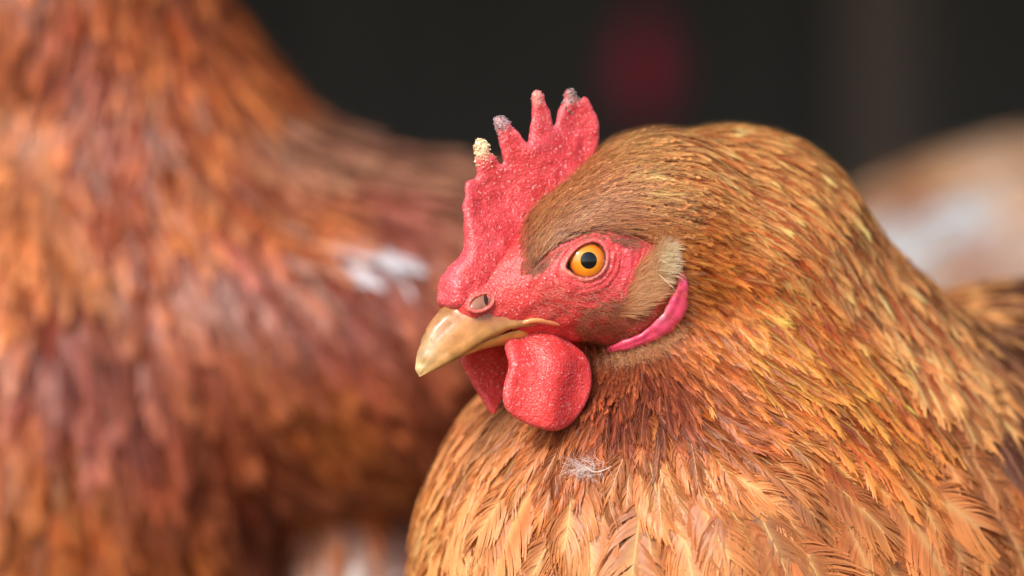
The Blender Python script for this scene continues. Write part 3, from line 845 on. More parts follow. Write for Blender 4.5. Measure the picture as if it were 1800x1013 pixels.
FARW = [(832, 590), (816, 615), (815, 630), (820, 645), (833, 668), (843, 688), (855, 708), (861, 722), (868, 730), (874, 726), (884, 706), (896, 684), (905, 650), (905, 615), (890, 590), (860, 580)]
wattle("wattle", NEARW, 8.0, 1.15, lambda a, t: 3.0 * np.sin(np.clip(t, 0, 1) * 2.2) - 0.022 * a * a + 0.7 * np.sin(a * 0.5 + t * 2) - 1.5 - 3.2 * (1 - sstep(0.0, 0.32, t)) - 0.9 * np.exp(-((a + 5 - 9 * t) / 2.2) ** 2) * (1 - sstep(0.2, 0.6, t)), 1)
wattle("wattle", FARW, -6.5, 1.0, lambda a, t: -1.5 * np.sin(np.clip(t, 0, 1) * 2.4) + 0.16 * a * t, 2)

# --- beak
def loft(stations, n, flip):
    """stations: ridge pixel, near edge pixel, half width"""
    rows = []
    for (tx, ty), (bx, by), w in stations:
        t = to_blade([(tx, ty)], [0.0])[0]; b = to_blade([(bx, by)], [w])[0]
        rows.append((*t, *b, w))
    R = catmull(np.array(rows), n)
    psi = np.linspace(0, 1, 13)
    lat = np.sin(psi * math.pi / 2) ** 0.85; dn = (1 - np.cos(psi * math.pi / 2)) ** 0.9
    ring_l = np.concatenate([lat, np.array([0.6, 0.2, -0.2, -0.6]), -lat[::-1][:-1]])
    ring_d = np.concatenate([dn, np.array([0.9, 0.84, 0.84, 0.9]), dn[::-1][:-1]])
    m = len(ring_l)
    A = np.empty((n, m, 3))
    A[:, :, 0] = R[:, 0:1] + (R[:, 2:3] - R[:, 0:1]) * ring_d; A[:, :, 1] = R[:, 1:2] + (R[:, 3:4] - R[:, 1:2]) * ring_d; A[:, :, 2] = R[:, 4:5] * ring_l
    V = from_blade(A.reshape(-1, 3))
    g = np.arange(n * m).reshape(n, m); g2 = np.roll(g, -1, 1)
    Q = np.stack([g[:-1], g[1:], g2[1:], g2[:-1]], -1).reshape(-1, 4)
    tipi = len(V); V = np.concatenate([V, V.reshape(n, m, 3)[-1].mean(0)[None] if True else V])
    Q = np.concatenate([Q, np.stack([g[-1], np.full(m, tipi), np.full(m, tipi), g2[-1]], -1)[:0]])
    if flip: Q = Q[:, ::-1]
    return V, Q, np.repeat(np.linspace(0, 1, n), m), np.tile(ring_d, n)
UP = [((880, 505), (950, 572), 7.4), ((835, 512), (905, 578), 6.9), ((800, 524), (868, 592), 6.2), ((780, 541), (836, 612), 5.3), ((760, 563), (808, 629), 4.3), ((746, 590), (784, 642), 3.4), ((736, 620), (762, 653), 2.3), ((731, 645), (746, 660), 1.2), ((735, 660), (739, 663), 0.35)]
uV, uQ, ut, ud = loft(UP, 48, False)
uN = mesh_normals(uV, uQ)
if (uN * (uV - uV.mean(0)))[:, 1].sum() < 0: uQ = uQ[:, ::-1]; uN = -uN
ut = np.append(ut, 1.0); ud = np.append(ud, 0.5)
uV = uV + uN * (0.16 * vnoise(uV * np.array([0.5, 0.5, 1.5]), 1.6) + 0.10 * vnoise(uV, 0.8) + 0.12 * np.sin(ud * 16 + 2 * vnoise(uV, 3.0)) * (1 - sstep(0.5, 0.8, ut)))[:, None]
upx = mm2px(uV)
c = lin((214, 150, 92)) * np.ones((len(uV), 1))
f = sstep(0.40, 0.95, ut)[:, None]; c = c * (1 - f) + lin((240, 206, 150)) * f
f = (sstep(0.5, 0.95, ud) * 0.55)[:, None]; c = c * (1 - f) + lin((228, 170, 92)) * f
f = ((1 - sstep(0.10, 0.34, ut)) * (1 - sstep(0.55, 0.9, ud)))[:, None] * 0.75; c = c * (1 - f) + lin((214, 98, 84)) * f
st = (0.5 + 0.5 * vnoise(np.stack([ud * 9, ut * 2.2, 0 * ut], 1), 1.0))[:, None]
c = 0.8 * c * (0.66 + 0.5 * st) * (0.86 + 0.22 * vnoise(uV, 2.4)[:, None])
f = (np.exp(-((ud - 0.93) / 0.05) ** 2) * (1 - sstep(0.55, 0.8, ut)))[:, None] * 0.6; c = c * (1 - f) + lin((126, 74, 40)) * f
c_beak = c
beak = part("beak", uV, uQ, M_BEAK, hen, col=np.clip(c, 0, 0.9))
LOW = [((955, 600), (955, 582), 2.5), ((920, 605), (918, 580), 5.2), ((885, 609), (880, 589), 5.2), ((855, 615), (850, 602), 4.5), ((828, 624), (822, 616), 3.5), ((812, 629), (808, 624), 2.2)]
lowst = [((t[0] - 2.0 * w, t[1]), b, w) for (t, b, w) in LOW]
lV, lQ, lt, ld = loft(lowst, 30, True)
lN = mesh_normals(lV, lQ)
if (lN * (lV - lV.mean(0)))[:, 1].sum() < 0: lQ = lQ[:, ::-1]
lc = lin((226, 166, 88)) * np.ones((len(lV), 1)) * (0.85 + 0.25 * (0.5 + 0.5 * vnoise(lV, 1.5)))[:, None]
part("lower_beak", lV, lQ, M_BEAK, beak, col=np.clip(lc, 0, 0.9))

def tube(points, ra, rb, normals, n, m=12, squash=1.0):
    """swept flattened tube: ra half width across, rb half thickness along the normals"""
    C = catmull(points, n); Nn = nrm(catmull(normals, n)); A = catmull(np.stack([ra, rb], 1), n)
    T = nrm(np.gradient(C, axis=0)); B = nrm(np.cross(Nn, T)); Nn = np.cross(T, B)
    ph = np.linspace(0, 2 * math.pi, m, endpoint=False)
    V = C[:, None] + B[:, None] * (np.cos(ph)[None, :, None] * A[:, 0, None, None]) + Nn[:, None] * (np.sin(ph)[None, :, None] * A[:, 1, None, None])
    g = np.arange(n * m).reshape(n, m); g2 = np.roll(g, -1, 1)
    Q = np.stack([g[:-1], g2[:-1], g2[1:], g[1:]], -1).reshape(-1, 4)
    return V.reshape(-1, 3), Q, np.repeat(np.linspace(0, 1, n), m), np.tile(ph, n)
def on_face(pts, off):
    P = march(hen_sdf, [p[0] for p in pts], [p[1] for p in pts]); n = grad(hen_sdf, P)
    return P + n * np.asarray(off)[:, None], n
def fix(V, Q):
    n = mesh_normals(V, Q)
    return Q if (n * (V - V.mean(0)))[:, 1].sum() > 0 else Q[:, ::-1]
gp = [(900, 580), (918, 568), (940, 563), (962, 566), (978, 570), (990, 574)]
gP, gN = on_face(gp, [0.0, 0.15, 0.15, 0.1, 0.05, -0.1])
V, Q, t_, ph_ = tube(gP, np.array([0.2, 0.5, 0.65, 0.6, 0.42, 0.1]), np.array([0.2, 0.42, 0.5, 0.45, 0.32, 0.1]), gN, 26)
part("mouth_corner", V, fix(V, Q), M_BEAK, beak, col=((lin((216, 152, 94)) * (1 - t_[:, None] ** 2) + lin((226, 112, 88)) * t_[:, None] ** 2) * (0.8 + 0.3 * (0.5 + 0.5 * vnoise(V, 1.0)))[:, None]))

# --- nostril: a horny flap in a fleshy rim on the beak's base
bp_i = np.argmin(np.hypot(upx[:, 0] - 845, upx[:, 1] - 533) + (uN[:, 1] > 0) * 1e4)
nc, nn = uV[bp_i], nrm(0.7 * uN[bp_i] + 0.3 * NEAR)
fN = march(hen_sdf, 845, 533)[0]
if fN[1] < nc[1]: nc = fN
nc = nc + nn * 0.12
ang = math.radians(34)
e1 = nrm(np.array([math.cos(ang), 0, math.sin(ang)]) - nn * (np.array([math.cos(ang), 0, math.sin(ang)]) @ nn)); e2 = np.cross(nn, e1)
def dome(c, e1, e2, n, a, b, h, rings=7, m=24):
    V = [c + n * h]; 
    for k in range(1, rings + 1):
        t = k / rings * math.pi / 2
        for j in range(m):
            p = 2 * math.pi * j / m
            V.append(c + e1 * (a * math.sin(t) * math.cos(p)) + e2 * (b * math.sin(t) * math.sin(p)) + n * (h * math.cos(t)))
    Q = [(0, 1 + j, 1 + (j + 1) % m, 0) for j in range(m)]
    T = np.array([(0, 1 + j, 1 + (j + 1) % m) for j in range(m)])
    for k in range(rings - 1):
        for j in range(m):
            a0 = 1 + k * m + j; a1 = 1 + k * m + (j + 1) % m
            Q.append((a0, a0 + m, a1 + m, a1))
    return np.array(V), np.array([q for q in Q[m:]]), T
def dome_part(name, c, e1, e2, n, a, b, h, mat, parent, colour):
    V, Q, T = dome(c, e1, e2, n, a, b, h)
    Q = np.concatenate([Q, np.array([(t[0], t[1], t[2], t[2]) for t in T])[:0]])
    # close the top with quads of neighbouring triangles
    T4 = np.array([(0, 1 + j, 1 + (j + 1) % 24, 1 + (j + 2) % 24) for j in range(0, 24, 2)])
    Q = np.concatenate([T4, Q])
    mn = mesh_normals(V, Q)
    if (mn @ n).sum() < 0: Q = Q[:, ::-1]
    col = lin(colour) * (0.8 + 0.35 * (0.5 + 0.5 * vnoise(V, 0.9)))[:, None]
    return part(name, V, Q, mat, parent, col=np.clip(col, 0, 0.9))
nb_ = dome_part("nostril", nc - nn * 0.1, e1, e2, nn, 2.9, 1.5, 0.6, M_BEAK, hen, (150, 104, 84))
sl = nc + e1 * 1.15 - e2 * 0.35 * 0 + nn * 0.52
dome_part("nostril_slit", sl, nrm(e1 * 0.45 + e2 * 0.9), nrm(e1 * 0.9 - e2 * 0.45), nn, 1.3, 0.42, 0.24, M_CRUST, nb_, (58, 30, 30))
ph = np.linspace(0, 2 * math.pi, 40)
ringP = nc + np.cos(ph)[:, None] * e1 * 3.05 + np.sin(ph)[:, None] * e2 * 1.75 + nn * 0.15
V, Q, _, _ = tube(ringP, np.full(40, 0.42), np.full(40, 0.42), np.repeat(nn[None], 40, 0), 60, 8)
part("nostril_rim", V, fix(V, Q), M_SKIN, nb_, col=lin((218, 104, 92)) * np.ones((len(V), 1)))

# --- eyes
ALM = np.array([(992, 470), (999, 454), (1013, 438), (1030, 428), (1047, 425), (1060, 432), (1067, 446), (1066, 462), (1060, 475), (1048, 485), (1030, 490), (1012, 486), (999, 478)], float)
def build_eye(C, axv, mirrored):
    z = np.array([0, 0, 1.0]); a1 = nrm(np.cross(z, axv)); a2 = np.cross(axv, a1)
    if not mirrored and a1[0] < 0: a1 = -a1
    e = thing_part("eye", C)
    def cap(name, ang0, R, mat, attr=False):
        m, rg = 40, 14
        th = np.linspace(0.001, ang0, rg); p = np.linspace(0, 2 * math.pi, m, endpoint=False)
        V = C + R * (np.cos(th)[:, None, None] * axv + np.sin(th)[:, None, None] * (np.cos(p)[None, :, None] * a1 + np.sin(p)[None, :, None] * a2))
        g = np.arange(rg * m).reshape(rg, m); g2 = np.roll(g, -1, 1)
        Q = np.stack([g[:-1], g[1:], g2[1:], g2[:-1]], -1).reshape(-1, 4)
        V = V.reshape(-1, 3); mn = mesh_normals(V, Q)
        if (mn @ axv).sum() < 0: Q = Q[:, ::-1]
        return part(name, V, Q, mat, e, attrs={"rad": np.repeat(th / ang0, m)})
    cap("eyeball", math.radians(88), EYE_R, M_BALL)
    cap("iris", math.asin(4.15 / EYE_R), EYE_R + 0.03, M_IRIS)
    cap("pupil", math.asin(1.78 / EYE_R), EYE_R + 0.06, M_PUPIL)
    # lids
    cpx_ = np.array([1034.0, 458.0])
    al = catmull((ALM - cpx_) * S0 * np.array([1, -1]), 72, True)
    prof = [(0.90, -0.5), (0.95, 0.10), (1.0, 0.42), (1.06, 0.58), (1.13, 0.50), (1.20, 0.22), (1.27, 0.05), (1.34, 0.20), (1.42, 0.34), (1.50, 0.22), (1.58, 0.02), (1.66, 0.12), (1.76, 0.16), (1.88, 0.0), (2.02, -0.45)]
    rows = []; sh = []
    for s_, b_ in prof:
        xy = al * s_
        base = C + xy[:, 0:1] * a1 + xy[:, 1:2] * a2
        rr = np.hypot(xy[:, 0], xy[:, 1])
        hs = np.sqrt(np.maximum(EYE_R ** 2 - rr ** 2, 0.0))
        hs = np.where(rr < EYE_R * 0.95, hs, EYE_R * 0.31)
        P = base + axv * 14.0
        for _ in range(40):
            P = P - axv * (hen_sdf(P if not mirrored else P))[:, None] * 0.85
        hk = (P - base) @ axv
        k = 1.6; hh = np.maximum(k - np.abs(hs - hk), 0) / k
        h = np.maximum(hs, hk) + hh * hh * k * 0.25 * (s_ < 1.5)
        if s_ > 1.5: h = hk * min(1, (s_ - 1.5) / 0.3) + h * max(0, 1 - (s_ - 1.5) / 0.3)
        wv = 1 + 0.35 * np.sin(np.arange(72) * 0.9 + s_ * 5) * (s_ > 1.15)
        rows.append(base + axv * (h + b_ * wv)[:, None]); sh.append(np.full(72, s_))
    V = np.concatenate(rows); sh = np.concatenate(sh)
    g = np.arange(len(V)).reshape(len(prof), 72); g2 = np.roll(g, -1, 1)
    Q = np.stack([g[:-1], g[1:], g2[1:], g2[:-1]], -1).reshape(-1, 4)
    mn = mesh_normals(V, Q)
    if (mn @ axv).sum() < 0: Q = Q[:, ::-1]; mn = -mn
    V = V + mn * (0.07 * vnoise(V, 0.7) * (sh > 1.02))[:, None]
    col = lin((226, 78, 80)) * np.ones((len(V), 1))
    low = sstep(0.4, -0.6, (V - C) @ a2 / 3.5)
    f = (np.exp(-((sh - 1.08) / 0.10) ** 2) * (0.25 + 0.5 * low) * (0.75 + 0.25 * vnoise(V, 1.2)))[:, None]; col = col * (1 - f) + lin((232, 168, 138)) * f
    f = (1 - sstep(0.95, 1.0, sh))[:, None]; col = col * (1 - f) + lin((96, 50, 52)) * f
    part("eyelid", V, Q, M_SKIN, e, col=col)
def thing_part(name, C):
    o = bpy.data.objects.new(name, None); o.empty_display_size = 0.005
    b = np.array(hen["_b"]); o.location = (np.asarray(C) - b) / 1000; o["_b"] = [float(q) for q in C]
    return place(o, hen)
build_eye(EYE_C, EYE_AX, False)
AX2 = EYE_AX - 2 * (EYE_AX @ NEAR) * NEAR
build_eye(EYE_C2, AX2, True)

# --- earlobe
LOBE = [(1194, 478, 3), (1196, 498, 11), (1189, 528, 18), (1173, 556, 21), (1147, 579, 17), (1115, 596, 12), (1085, 606, 8), (1062, 616, 3)]
lp, ln_ = on_face(LOBE, [0.6, 1.0, 1.3, 1.3, 1.2, 1.1, 0.8, 0.2])
V, Q, t_, ph_ = tube(lp, np.array([q[2] for q in LOBE]) * S0, np.array([0.4, 0.7, 0.9, 0.95, 0.9, 0.8, 0.6, 0.3]), ln_, 44, 20)
Q = fix(V, Q); vn = mesh_normals(V, Q)
V = V + vn * (0.34 * vnoise(V, 1.8) + 0.14 * vnoise(V, 0.7) - 0.45 * np.exp(-((ph_ - 1.9) / 0.35) ** 2) * np.sin(t_ * math.pi))[:, None]
col = lin((234, 78, 118)) * np.ones((len(V), 1))
q = mm2px(V)
f = np.exp(-((q[:, 0] - 1160) / 12) ** 2 - ((q[:, 1] - 548) / 16) ** 2)[:, None] * 0.8 * (0.6 + 0.4 * vnoise(V, 0.8))[:, None]
col = col * (1 - f) + lin((246, 214, 222)) * f
part("earlobe", V, Q, M_LOBE, hen, col=np.clip(col, 0, 0.9))

# --- tufts and fine hairs of the face
def poly_roots(poly, n, seed):
    r = np.random.default_rng(seed); poly = np.array(poly, float)
    out = []
    lo, hi = poly.min(0), poly.max(0)
    while len(out) < n:
        p = r.uniform(lo, hi, (n, 2)); p = p[poly_sd(p, poly) < 0]; out.extend(p.tolist())
    p = np.array(out[:n]); return march(hen_sdf, p[:, 0], p[:, 1])
def dirv(deg): a = math.radians(deg); return np.array([math.cos(a), 0, -math.sin(a)])
r2 = np.random.default_rng(8)
P1 = poly_roots([(1085, 560), (1098, 520), (1112, 478), (1150, 446), (1160, 450), (1165, 490), (1150, 520), (1120, 548)], 1500, 21)
p_ = mm2px(P1); dd = np.stack([dirv(a) for a in -62 + 42 * np.clip((p_[:, 1] - 440) / 100, 0, 1) + r2.normal(0, 8, len(P1))])
t1 = strands(plm, P1, 4.6, 0.075, r2, dd, lin((196, 126, 82)), lin((242, 200, 154)), lift=2.2)
P1b = poly_roots([(1142, 450), (1155, 436), (1172, 436), (1172, 480), (1150, 500)], 1100, 22)
dd = np.stack([dirv(a) for a in r2.normal(-40, 22, len(P1b))])
t1b = strands(plm, P1b, 3.0, 0.085, r2, dd, lin((214, 160, 104)), lin((252, 236, 204)), lift=3.4, curl=0.5)
V_, C_, Q_ = join_feathers([t1, t1b])
part("ear_tuft", V_, Q_, M_DOWN, hen, col=C_)["kind"] = "stuff"
P2 = poly_roots([(1045, 612), (1100, 600), (1150, 585), (1180, 560), (1195, 575), (1165, 610), (1110, 635), (1050, 645)], 1100, 23)
dd = np.stack([dirv(a) for a in r2.normal(50, 30, len(P2))])
t2 = strands(plm, P2, 3.2, 0.08, r2, dd, lin((150, 88, 54)), lin((228, 176, 126)), lift=1.8, curl=0.5)
P3 = poly_roots([(1000, 580), (1020, 540), (1100, 520), (1150, 530), (1130, 570), (1080, 600), (1030, 606)], 900, 24)
dd = np.stack([dirv(a) for a in r2.normal(18, 18, len(P3))])
t3 = strands(plm, P3, 2.6, 0.045, r2, dd, lin((130, 66, 44)), lin((214, 150, 110)), lift=0.7)
P4 = poly_roots([(930, 500), (980, 495), (1060, 505), (1100, 500), (1110, 530), (1040, 560), (990, 565), (930, 550)], 420, 25)
dd = np.stack([dirv(a) for a in r2.normal(12, 14, len(P4))])
t4 = strands(plm, P4, 2.0, 0.032, r2, dd, lin((170, 80, 70)), lin((240, 190, 170)), lift=0.5)
P5 = poly_roots([(925, 486), (985, 440), (1015, 420), (1060, 412), (1120, 425), (1110, 436), (1050, 420), (1000, 432), (960, 470), (930, 500)], 420, 26)
dd = np.stack([dirv(a) for a in np.interp(mm2px(P5)[:, 0], [925, 1000, 1120], [-52, -32, 8]) + r2.normal(0, 12, len(P5))])
t5 = strands(plm, P5, 2.6, 0.045, r2, dd, lin((120, 60, 46)), lin((200, 150, 122)), lift=0.5)
P6 = poly_roots([(880, 590), (930, 600), (1000, 605), (1040, 616), (1040, 625), (930, 625), (880, 640), (850, 640)], 500, 27)
dd = np.stack([dirv(a) for a in r2.normal(70, 25, len(P6))])
t6 = strands(plm, P6, 2.8, 0.05, r2, dd, lin((80, 36, 26)), lin((150, 80, 54)), lift=0.6)
P7 = poly_roots([(1185, 480), (1205, 480), (1205, 540), (1180, 590), (1165, 590), (1190, 540)], 60, 28)
dd = np.stack([dirv(a) for a in np.interp(mm2px(P7)[:, 1], [480, 590], [5, 45]) + r2.normal(0, 8, len(P7))])
t7 = strands(plm, P7, 5.0, 0.05, r2, dd, lin((190, 120, 90)), lin((240, 200, 160)), lift=1.6)
P8 = poly_roots([(908, 400), (930, 398), (932, 470), (928, 492), (914, 490)], 260, 29)
dd = np.stack([dirv(a) for a in r2.normal(-62, 10, len(P8))])
t8 = strands(plm, P8, 3.4, 0.045, r2, dd, lin((150, 66, 50)), lin((196, 128, 92)), lift=0.7)
V_, C_, Q_ = join_feathers([t2, t3, t4, t5, t6, t7, t8])
part("face_bristles", V_, Q_, M_DOWN, hen, col=C_)["kind"] = "stuff"

# a wisp of white down caught on the breast
dc = march(hen_sdf, 1035, 832)[0]; dn_ = grad(hen_sdf, dc[None])[0]
down = thing("down_feather", "wisp of white down clinging to the buff breast below the round wattle", "feather", dc + dn_ * 1.5)
r3 = np.random.default_rng(31)
PD = march(hen_sdf, 1040 + r3.normal(0, 16, 130), 830 + r3.normal(0, 9, 130)); nD = grad(hen_sdf, PD)
class Flat:  # strands float just above the plumage
    f = staticmethod(lambda P: hen_sdf(P) - 2.3)
    @staticmethod
    def dirs(P):
        n = grad(hen_sdf, P); return nrm(np.cross(n, np.array([0, 0, 1.0]))), n
ddn = np.stack([dirv(a) for a in r3.choice([200, 190, 170, 215, 60], 130) + r3.normal(0, 22, 130)])
dV, dC, dQ = strands(Flat, PD + nD * 2.3, 4.2, 0.022, r3, ddn, lin((205, 190, 180)), lin((236, 232, 230)), lift=0.6, curl=0.9)
V_, C_, Q_ = join_feathers([(dV, dC, dQ)])
part("barbs", V_, Q_, M_DOWN, down, col=C_)
sp, sn_ = on_face([(1080, 828), (1066, 836), (1050, 838), (1034, 826)], [2.6, 2.8, 2.8, 2.6])
V, Q, _, _ = tube(sp, np.array([0.08, 0.12, 0.1, 0.05]), np.array([0.08, 0.12, 0.1, 0.05]), sn_, 16, 6)
part("shaft", V, fix(V, Q), M_DOWN, down, col=lin((235, 225, 215)) * np.ones((len(V), 1)))

# ------------------------------------------------------------------ the blurred hen at the left
hen2 = thing("hen", "out-of-focus russet brown hen standing at the left, head above the picture edge", "hen", (-90, 205, GROUND))
V2, Q2 = body_mesh(left_sdf, (axis(-210, -209, -208, 84, 5, 5), axis(120, 121, 122, 305, 5, 5), axis(-140, -139, -138, 176, 5, 5)))
PAL2 = {"neck": ((122, 44, 16), (204, 122, 60), 0.3), "neckd": ((106, 34, 12), (172, 82, 34), 0.3), "body": ((116, 48, 30), (184, 108, 70), 0.2), "plum": ((108, 46, 36), (168, 96, 78), 0.2),
        "warm": ((140, 64, 26), (206, 124, 64), 0.2), "pale": ((156, 86, 46), (196, 126, 76), 0.0), "white": ((206, 190, 184), (230, 228, 232), 0.0), "grey": ((112, 66, 48), (178, 128, 98), 0.1), "dark": ((104, 46, 30), (158, 86, 56), 0.1)}
CT2 = [(150, 80, 96, 100, 38, "neckd"), (250, 60, 92, 100, 38, "neck"), (350, 60, 84, 100, 38, "neck"), (420, 120, 74, 96, 36, "neck"), (220, 200, 90, 105, 40, "neckd"), (330, 230, 80, 105, 40, "neck"), (460, 230, 60, 100, 40, "grey"),
       (190, 330, 86, 105, 42, "neckd"), (300, 340, 78, 110, 44, "neck"), (420, 340, 60, 112, 46, "neck"), (30, 180, 98, 120, 50, "pale"), (40, 330, 92, 120, 50, "pale"), (120, 420, 74, 120, 52, "pale"), (20, 480, 95, 120, 52, "warm"),
       (560, 240, 38, 115, 48, "grey"), (680, 270, 32, 120, 50, "grey"), (760, 330, 34, 120, 50, "grey"), (520, 400, 50, 118, 50, "warm"), (620, 390, 44, 118, 50, "plum"), (700, 430, 40, 110, 50, "body"),
       (610, 450, 30, 100, 50, "plum"), (760, 520, 45, 120, 52, "body"), (400, 440, 68, 115, 50, "plum"), (250, 520, 84, 125, 54, "body"), (100, 580, 95, 130, 56, "plum"), (420, 560, 68, 125, 54, "body"), (560, 540, 55, 120, 54, "plum"),
       (680, 620, 52, 125, 54, "dark"), (200, 680, 88, 130, 56, "plum"), (360, 680, 72, 130, 56, "body"), (520, 680, 60, 130, 56, "warm"), (780, 700, 55, 130, 56, "dark"), (80, 780, 92, 130, 58, "warm"), (250, 800, 78, 135, 58, "body"),
       (420, 800, 66, 130, 56, "body"), (580, 810, 55, 125, 54, "warm"), (680, 850, 50, 120, 54, "dark"), (120, 930, 86, 135, 58, "warm"), (320, 930, 74, 135, 58, "warm"), (450, 950, 62, 130, 56, "body"), (560, 900, 50, 120, 54, "warm"),
       (600, 1000, 90, 80, 40, "white"), (630, 1060, 90, 90, 44, "white"), (200, 1200, 85, 150, 64, "warm")]
pl2 = Plumage(left_sdf, CT2, PAL2)
part("body", V2, Q2, M_BODY, hen2, col=lin((200, 50, 55)) * np.ones((len(V2), 1)), attrs={"under": np.ones(len(V2)) }, down=under_colour(pl2, V2))
def keep2(P):
    n = grad(left_sdf, P); return (n[:, 1] < 0.5) & (P[:, 2] < 150)
ro2 = scatter(V2, Q2, pl2, 0.36, keep2, 6)
r4 = np.random.default_rng(14)
fV, fC, fQ, fA = grow(pl2, ro2, 8, 2, r4, K=5, lift=(0.06, 0.20), ang=(50, 14), lscale=1.15, wscale=1.1, rach=0.3, vary=0.28, tipvar=(0.1, 1.3))
q = mm2px(fV.mean(1)); sel = ((q[:, 0] - 645) / 62) ** 2 + ((q[:, 1] - 468) / 34) ** 2 < 1       # a few white wing feathers
fC[sel] = lin((205, 200, 206)) * np.exp(r4.normal(0, 0.08, (sel.sum(), 1, 1)))
def seen(V):
    c = V.mean(1); q = mm2px(c); f = -grad(left_sdf, c)[:, 1]
    return (q[:, 0] > 0) & (q[:, 0] < 780) & (q[:, 1] > 0) & (q[:, 1] < 1013) & (f > 0.2)
rest = single_out(hen2, [(fV, fC, fQ, fA)], 200)
V_, C_, Q_ = join_feathers(rest)
part("plumage", V_, Q_, M_FEATHER, hen2, col=C_)["kind"] = "stuff"
def leg(parent, hip, foot):
    h = np.array(hip, float); f = np.array(foot, float); kn = (h + f) / 2 + np.array([8, 0, 0])
    pts = [h, (h + kn) / 2, kn, (kn + f) / 2, f + np.array([0, 0, 3.0])]
    V, Q, _, _ = tube(np.array(pts), np.array([9, 7, 5.5, 4.5, 5.0]), np.array([9, 7, 5.5, 4.5, 5.0]), np.repeat(np.array([[0, -1.0, 0]]), 5, 0), 20, 10)
    Vs, Qs = [V], [Q]; o = len(V)
    for a, l in ((150, 34), (180, 40), (210, 34), (0, 16)):
        d = np.array([math.cos(math.radians(a)), math.sin(math.radians(a)), 0])
        V, Q, _, _ = tube(np.array([f + np.array([0, 0, 4.5]), f + d * l * 0.5 + np.array([0, 0, 4]), f + d * l + np.array([0, 0, 1.2])]), np.array([4, 3.2, 1.0]), np.array([4, 3.2, 1.0]), np.repeat(np.array([[0, 0, 1.0]]), 3, 0), 10, 8)
        Vs.append(V); Qs.append(Q + o); o += len(V)
    V = np.concatenate(Vs); Q = np.concatenate(Qs)
    part("leg", V, Q, M_LEG, parent, col=lin((214, 170, 96)) * np.ones((len(V), 1)))
leg(hen2, (-100, 185, -110), (-98, 182, GROUND)); leg(hen2, (-40, 197, -104), (-42, 198, GROUND))
part("comb", cV + np.array([-147, 190, 136.0]), cQ, M_SKIN, hen2, col=ccol)
part("beak", uV + np.array([-147, 190, 136.0]), uQ, M_BEAK, hen2, col=np.clip(c_beak, 0, 0.9))

# ------------------------------------------------------------------ the pale hen behind, at the right
hen3 = thing("hen", "blurred tan and white hen far behind at the right edge", "hen", (190, 530, GROUND))
V3, Q3 = body_mesh(pale_sdf, (axis(66, 67, 68, 346, 6, 6), axis(425, 426, 427, 640, 6, 6), axis(-126, -125, -124, 168, 6, 6)))
PAL3 = {"tan": ((156, 116, 84), (188, 150, 114), 0), "brown": ((122, 70, 36), (158, 102, 60), 0), "white": ((164, 178, 186), (194, 206, 214), 0), "grey": ((118, 104, 96), (150, 136, 126), 0), "dark": ((80, 40, 30), (110, 60, 46), 0)}
CT3 = [(1740, 235, 160, 110, 54, "tan"), (1620, 275, 150, 110, 54, "tan"), (1540, 330, 140, 110, 54, "tan"), (1700, 315, 160, 110, 54, "brown"), (1600, 345, 150, 100, 50, "brown"), (1780, 300, 160, 110, 54, "tan"), (1540, 400, 150, 100, 54, "white"),
       (1640, 395, 160, 100, 54, "white"), (1600, 430, 160, 100, 54, "white"), (1780, 360, 160, 100, 54, "white"), (1700, 450, 160, 110, 54, "grey"), (1780, 420, 160, 100, 54, "brown"), (1650, 490, 160, 100, 54, "grey"), (1700, 700, 160, 120, 60, "grey"), (1950, 300, 170, 120, 60, "tan")]
pl3 = Plumage(pale_sdf, CT3, PAL3)
part("body", V3, Q3, M_BODY, hen3, col=lin((200, 50, 55)) * np.ones((len(V3), 1)), attrs={"under": np.ones(len(V3)) }, down=under_colour(pl3, V3))
ro3 = scatter(V3, Q3, pl3, 0.42, lambda P: (grad(pale_sdf, P)[:, 1] < 0.5), 7)
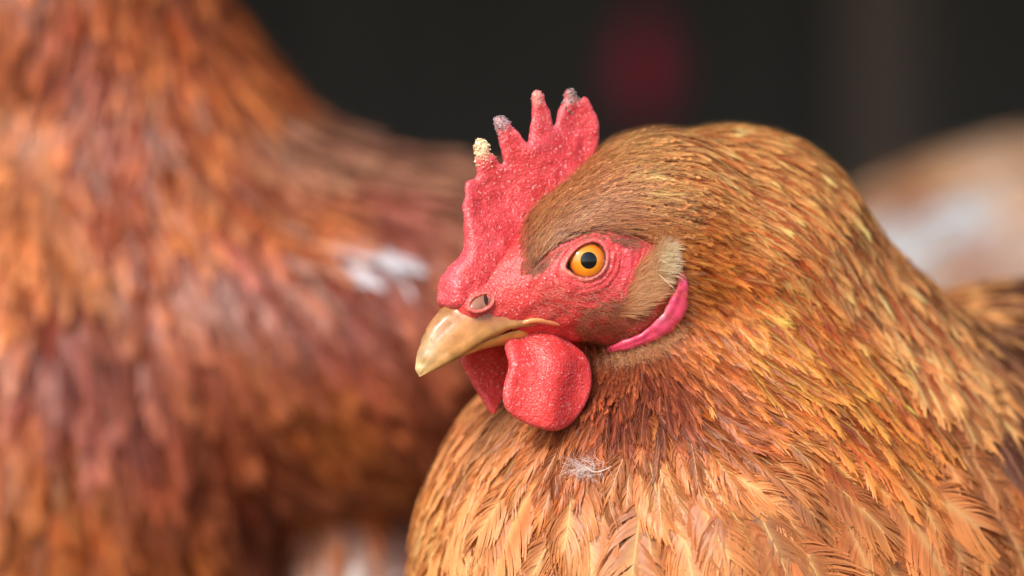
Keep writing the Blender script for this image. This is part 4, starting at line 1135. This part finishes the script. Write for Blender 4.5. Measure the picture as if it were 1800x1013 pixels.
gV, gC, gQ, gA = grow(pl3, ro3, 6, 2, r4, K=5, lift=(0.05, 0.12), ang=(50, 14), lscale=1.4, wscale=1.5, rach=0.2, vary=0.12)
V_, C_, Q_ = join_feathers([(gV, gC, gQ)])
part("plumage", V_, Q_, M_FEATHER, hen3, col=C_)["kind"] = "stuff"
_mx = np.array([-1.0, 1, 1])
part("comb", (cV - np.array([17, 0, 10.0])) * _mx + np.array([312, 542, 138.0]), cQ[:, ::-1], M_SKIN, hen3, col=ccol)
part("beak", (uV - np.array([17, 0, 10.0])) * _mx + np.array([312, 542, 138.0]), uQ[:, ::-1], M_BEAK, hen3, col=np.clip(c_beak, 0, 0.9))
leg(hen3, (180, 500, -100), (180, 498, GROUND)); leg(hen3, (205, 560, -100), (205, 562, GROUND))

# ------------------------------------------------------------------ dim things inside the coop
def lathe(prof, m=28):
    p = np.linspace(0, 2 * math.pi, m, endpoint=False)
    V = np.concatenate([np.stack([r * np.cos(p), r * np.sin(p), np.full(m, z)], 1) for r, z in prof])
    g = np.arange(len(V)).reshape(len(prof), m); g2 = np.roll(g, -1, 1)
    return V, np.stack([g[:-1], g2[:-1], g2[1:], g[1:]], -1).reshape(-1, 4)
k = kpx(1500)
cx, cz = (1135 - 900) * k, (506.5 - 130) * k
red = thing("hanging_vessel", "dim dark red rounded vessel hanging in the black shade behind the comb", "vessel", (cx, 1500, cz - 22))
V, Q = lathe([(0.1, -20), (8, -19), (12, -12), (13.5, 0), (12.5, 10), (9, 18), (5, 21), (3.5, 25), (0.1, 26)])
part("vessel_body", V + np.array([cx, 1500, cz]), Q, M_RED, red)
V, Q = lathe([(0.1, 24), (1.6, 24), (1.6, 600 - cz + 3), (0.1, 600 - cz + 3)], 8)
part("cord", V + np.array([cx, 1500, cz]), Q, M_RED, red)
k = kpx(1700); cx = (1545 - 900) * k
post = thing("post", "dim weathered wooden post deep in the dark coop behind the tan hen", "post", (cx, 1700, GROUND))
part("shaft", *box(cx - 17, cx + 17, 1680, 1714, GROUND, 601), M_POST, post, smooth=False)

for o in bpy.data.objects:
    if "_b" in o: del o["_b"]
